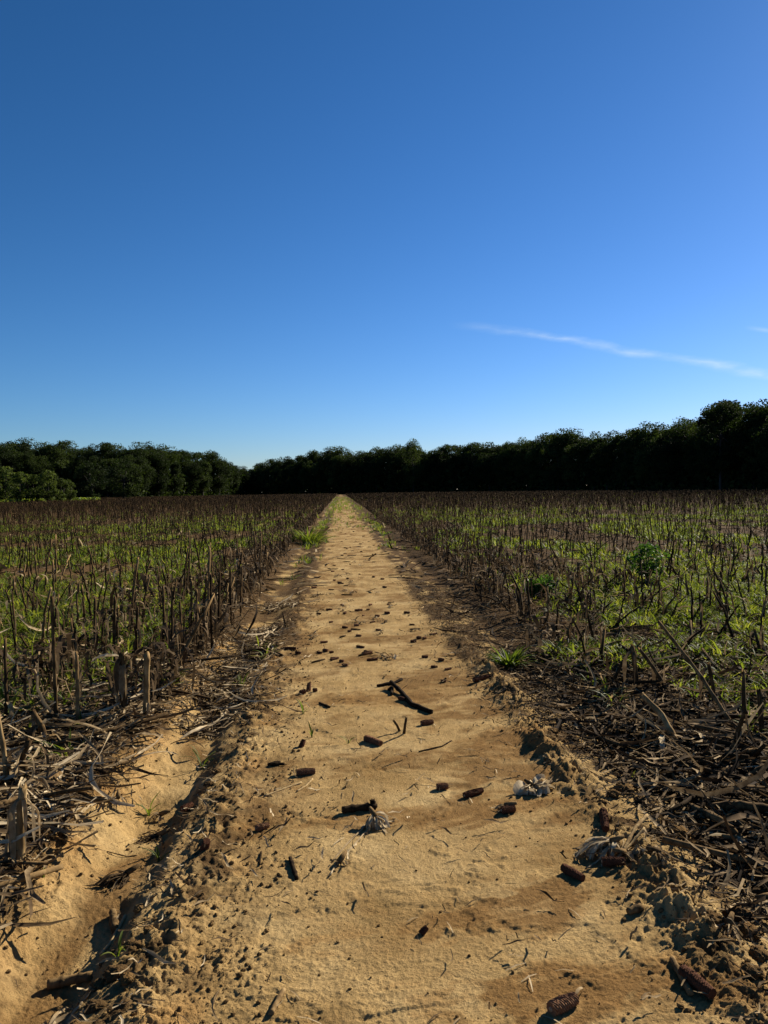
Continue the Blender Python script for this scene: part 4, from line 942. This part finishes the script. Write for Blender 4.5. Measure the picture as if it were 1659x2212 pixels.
hero([(100, 1600), (88, 1565, .02), (68, 1535, .03)], .019, 'snapped stalk with a long strap leaf arching down to the rut', [(.6, -40, .62, .040, .5, .85, .75), (.8, 190, .35, .04, .0, 1.6, .5), (.7, 250, .35, .035, -.2, 1.8, .4), (.5, 300, .3, .035, -.1, 1.9, .6), (.6, 220, .3, .05, -.2, 2.1, .35), (.9, 120, .25, .03, .2, 2, .6)], tint=.4)
hero([(60, 1690), (48, 1640), (62, 1600)], .017, 'bent crooked stub bundled in drooping dead leaves', [(.9, 200, .3, .04, .0, 2, .4), (.9, 260, .3, .04, .0, 2, .5), (.8, 310, .25, .03, .2, 2, .75), (.7, 180, .3, .05, -.2, 2, .35), (.9, 20, .3, .03, .2, 2, .3)], tint=.35)
for k, (b, t_, lf) in enumerate([((245, 1440), (248, 1290), 1), ((205, 1432), (205, 1290), 1), ((295, 1425), (297, 1310), 2), ((350, 1420), (352, 1265), 1), ((395, 1425), (388, 1300), 3), ((428, 1415), (425, 1275), 3), ((458, 1405), (455, 1240), 2), ((470, 1375), (474, 1235), 2), ((500, 1350), (497, 1225), 3), ((410, 1385), (414, 1255), 4), ((375, 1395), (372, 1275), 2), ((440, 1380), (446, 1245), 4), ((520, 1330), (522, 1225), 3)]):
    lv = [(rng.uniform(.4, .98), rng.uniform(150, 330), rng.uniform(.18, .34), rng.uniform(.025, .045), rng.uniform(-.5, .6), rng.uniform(1.4, 2.6), rng.uniform(.2, .6)) for _ in range(lf)]
    o = hero([b, ((b[0]+t_[0])/2+rng.uniform(-3, 3), (b[1]+t_[1])/2), t_], .0125, 'upright dry stalk with '+['', 'one hanging leaf', 'two hanging leaves', 'three hanging leaves', 'a leafy skirt'][lf]+' in the row lining the rut', lv, tint=rng.uniform(.2, .5), roots=False, k=7); o['group'] = 'stalks lining the eroded rut'
# the trampled corner
hero([(1376, 1478), (1372, 1440), (1366, 1395)], .018, 'splintered upright stub peaked like a tent between two collapsed stalks', [(.95, 200, .3, .035, -.2, 1.4, .35), (.9, 330, .35, .035, -.1, 1.2, .4), (.9, 260, .28, .03, -.5, 1.8, .5)], tint=.4)
hero([(1312, 1478), (1340, 1440, .05), (1364, 1398, .1)], .013, 'collapsed stalk leaning against the splintered tent stub from the path side', tint=.3, roots=False)
hero([(1445, 1488), (1410, 1440, .05), (1380, 1400, .1)], .013, 'collapsed stalk leaning against the splintered tent stub from the field side', tint=.35, roots=False)
hero([(1594, 1575), (1510, 1455, .3), (1423, 1343, .55)], .012, 'very long thin stalk slanting high over the flattened corn', tint=.4, roots=False)
hero([(1470, 1598), (1430, 1545, .15), (1386, 1500, .25)], .019, 'thick broken stalk with a frayed mop of brown leaves at its foot', [(.1, 200, .3, .05, .3, 1.2, .55), (.1, 180, .28, .05, .2, 1.4, .6), (.12, 215, .26, .04, .3, 1.6, .45), (.1, 240, .22, .05, .2, 1.7, .4), (.1, 160, .22, .04, .4, 1.6, .6)], tint=.6, roots=False)
hero([(1648, 1590), (1643, 1540), (1640, 1490)], .014, 'plain upright stub standing out of the flattened corn', tint=.35, roots=False)
hero([(1545, 1520), (1540, 1480), (1530, 1430)], .013, 'short dark upright stub behind the flattened corn', [(.9, 200, .25, .03, 0, 1.6, .3)], tint=.25, roots=False)
hero([(1290, 1395), (1275, 1350), (1262, 1300)], .013, 'dark leaning stalk with drooping leaves above the green grass band', [(.9, 200, .3, .035, 0, 1.8, .3), (.8, 300, .3, .03, 0, 1.8, .4), (.95, 250, .25, .03, .2, 1.8, .35)], tint=.25, roots=False)
FL = [((1480, 1720), (1555, 1760), (1600, 1795), .016, .55), ((1520, 1728), (1600, 1745), (1690, 1752), .020, .5), ((1450, 1690), (1540, 1720), (1650, 1735), .012, .35), ((1200, 1500), (1260, 1508), (1330, 1500), .012, .4), ((1180, 1475), (1240, 1545), (1290, 1600), .011, .5),
      ((1540, 1625), (1600, 1630), (1690, 1625), .012, .7), ((1460, 1640), (1540, 1670), (1640, 1690), .010, .3), ((1320, 1590), (1400, 1640), (1480, 1660), .012, .25), ((1300, 1640), (1380, 1690), (1440, 1700), .010, .35), ((1560, 1830), (1610, 1842), (1680, 1838), .011, .3),
      ((1400, 1560), (1500, 1600), (1600, 1612), .012, .4), ((1240, 1560), (1320, 1600), (1390, 1610), .010, .3), ((1500, 1560), (1570, 1530), (1650, 1520), .011, .35), ((1330, 1520), (1420, 1530), (1500, 1510), .011, .25), ((1610, 1680), (1650, 1660), (1700, 1650), .012, .5)]
for k, (a, b, c, r0, tn) in enumerate(FL):
    lying([(*a,), (b[0], b[1], rng.uniform(.005, .06)), (*c,)], r0, ('thick ' if r0 > .0125 else 'thin ' if r0 < .0115 else 'middling ')+('pale' if tn > .45 else 'dark' if tn < .32 else 'brown')+' corn stalk lying flat in the trampled corner of the field', 'fallen_stalk', 'corn stalk', 'stalks lying in the trampled corner', 7, tn)
FLL = [((0, 1505), (110, 1490), (170, 1478), .012, .6), ((0, 1555), (60, 1548), (110, 1552), .012, .7), ((330, 1505), (380, 1500), (455, 1500), .013, .3), ((150, 1545), (230, 1520), (270, 1480), .010, .35), ((170, 1620), (240, 1598), (320, 1580), .010, .3), ((300, 1580), (330, 1530), (350, 1490), .014, .25), ((60, 1480), (160, 1470), (250, 1478), .011, .3), ((520, 1395), (580, 1405), (610, 1420), .012, .35), ((500, 1380), (560, 1372), (620, 1378), .011, .3)]
for k, (a, b, c, r0, tn) in enumerate(FLL):
    lying([(*a,), (b[0], b[1], rng.uniform(.005, .04)), (*c,)], r0, ('thick ' if r0 > .0125 else 'thin ' if r0 < .0115 else 'middling ')+('pale' if tn > .45 else 'dark' if tn < .32 else 'brown')+' corn stalk lying flat under the stubble along the rut', 'fallen_stalk', 'corn stalk', 'stalks lying along the rut', 7, tn)
# dead leaves one can pick out
def dead_leaf(xd, yd, L, wid, az, tint, label, group):
    tint += .12; p = P(xd, yd, .03); mb = MB(); hang_leaf(mb, (0, 0, .02), az, L, wid, .5, tint, 8, .3, .8, r3.uniform(.1, .5), r3); z0 = Hs(p.x, p.y)
    lift(mb.v, p.x, p.y, z0, .006, r3, .006)
    tag(link('dead_leaf', mb.mesh('dead_leaf'), DRY, loc=(p.x, p.y, z0)), label, 'dead leaf', group)
for k in range(75):
    if k < 30: xd, yd = r3.uniform(0, 430), r3.uniform(1470, 1690); yd = min(yd, 1760-.62*xd+60); lab, gr_ = 'curled dry corn leaf strap among the stubble along the eroded rut', 'leaf straps along the rut'
    else: xd, yd = r3.uniform(1220, 1659), r3.uniform(1480, 1800); lab, gr_ = 'curled dry corn leaf strap in the trampled corner of the field', 'leaf straps in the trampled corner'
    if k >= 30 and xd < 1120+(yd-1460)*1.15: xd = 1120+(yd-1460)*1.15+r3.uniform(20, 200)
    if xd > 1690: continue
    dead_leaf(xd, yd, r3.uniform(.14, .38), r3.uniform(.010, .026), r3.uniform(0, 6.28), r3.uniform(.2, .95), lab, gr_)

# ------------------------------------------------------------------ single green plants
def plant(xd, yd, n, L, wid, label, name='grass_clump', cat='weed', mat=GRASS, spread=.04, up=(.6, 1.45), group=None, seed=0, z=.0, droop=.9):
    p = P(xd, yd, z); V, q, t, c = tuft(seed+700, n, L, wid, 5, spread, up, droop); g = tag(empty(name, (p.x, p.y, Hs(p.x, p.y))), label, cat, group)
    rgt = np.random.default_rng(seed); nv = 18 if True else 0
    # each blade its own part when few, one crown when many
    link('blades', mesh_np('blades', V, [q], c), mat, g)
    mb = MB(); mb.tube([(0, 0, -.02), (0, 0, .02)], [max(.004, spread*.3), max(.003, spread*.2)], 6, .3); link('root_crown', mb.mesh('root_crown'), mat, g)
    return g
plant(1100, 1440, 120, .22, .018, 'bright green leafy weed clump at the path edge casting a shadow on bare soil', mat=GRASS, spread=.07, seed=1)
plant(668, 1174, 320, .60, .024, 'rounded lime green grass tussock at the edge of the path by the rut', 'grass_tussock', 'grass', spread=.30, seed=2)
for k, (xd, yd, n, L, lab) in enumerate([(674, 1592, 4, .12, 'thin two leaved grass seedling beside a small red cob piece'), (753, 1607, 3, .08, 'wispy grass seedling on the damp stain of the path'), (436, 1632, 7, .16, 'dark green seedling with stubby leaves on the rut edge'), (522, 1482, 9, .17, 'bushy pale seedling among litter on the rut bank'), (343, 1830, 6, .12, 'small grass seedling in shade of the rut bank'), (655, 1545, 4, .13, 'thin seedling at the path side of crumbly bank'), (255, 2075, 4, .10, 'yellowish seedling on the shaded rut crest'), (320, 1715, 8, .13, 'wispy dark seedling on the silty field bank'), (95, 1900, 3, .08, 'tiny seedling under the splayed root stalk'), (1365, 1682, 4, .10, 'lone bright seedling at the foot of crumbly clods'), (1290, 1845, 3, .05, 'tiny seedling beside the orange brown cob'), (1620, 1835, 3, .05, 'tiny forked seedling among dark flattened leaves')]):
    plant(xd, yd, n, L, .009, lab, 'grass_seedling', 'seedling', seed=10+k, spread=.006, up=(.9, 1.5))
for k, (xd, yd) in enumerate([(1190, 1428), (1215, 1420), (1240, 1432), (1265, 1424), (1300, 1430), (1335, 1420), (1380, 1440), (1420, 1425), (1480, 1440), (1505, 1428), (1530, 1438), (1330, 1525), (1318, 1510), (1275, 1480), (1560, 1500), (1590, 1505), (1540, 1490), (1500, 1520), (1610, 1455), (1640, 1448), (1440, 1410), (1580, 1420)]):
    plant(xd, yd, int(r3.integers(8, 16)), r3.uniform(.14, .24), .014, 'bright green broad bladed grass clump in the trampled corner of the field', group='grass clumps in the trampled corner', seed=30+k, spread=.05)
for k, (xd, yd) in enumerate([(190, 1520), (215, 1500), (20, 1500), (45, 1470), (225, 1475), (340, 1490), (375, 1480), (365, 1495), (120, 1640), (90, 1655), (150, 1640), (20, 1440), (70, 1430), (560, 1395), (575, 1420), (640, 1225), (632, 1250)]):
    plant(xd, yd, int(r3.integers(7, 14)), r3.uniform(.12, .22), .012, 'green grass clump sprouting among the stubble along the eroded rut', group='grass clumps along the rut', seed=60+k, spread=.05)
# a bushy broadleaf weed above the stubble
def bush(xd, yd, h, rx, label, seed):
    p = P(xd, yd, 0); V, Q, t, hubs = crown_cloud(34, rx, .08, h, 26, .055, .10, .35, 1.2, seed); g = tag(empty('broadleaf_weed', (p.x, p.y, Hs(p.x, p.y))), label, 'weed')
    mb = MB()
    for hb in hubs[:10]: hv = Vector(hb); mb.tube([(0, 0, -.02), hv*.5, hv], [.008, .006, .003], 5, .4)
    link('stem', mb.mesh('stem'), WEED, g); link('foliage', mesh_np('foliage', V, [Q], t, smooth=False), WEED, g)
bush(1397, 1262, .62, .25, 'tall bushy broadleaf weed rising above the stubble and green patch', 81)
bush(1165, 1290, .28, .18, 'dark low broadleaf weed inside the stubble opposite the rut', 83)
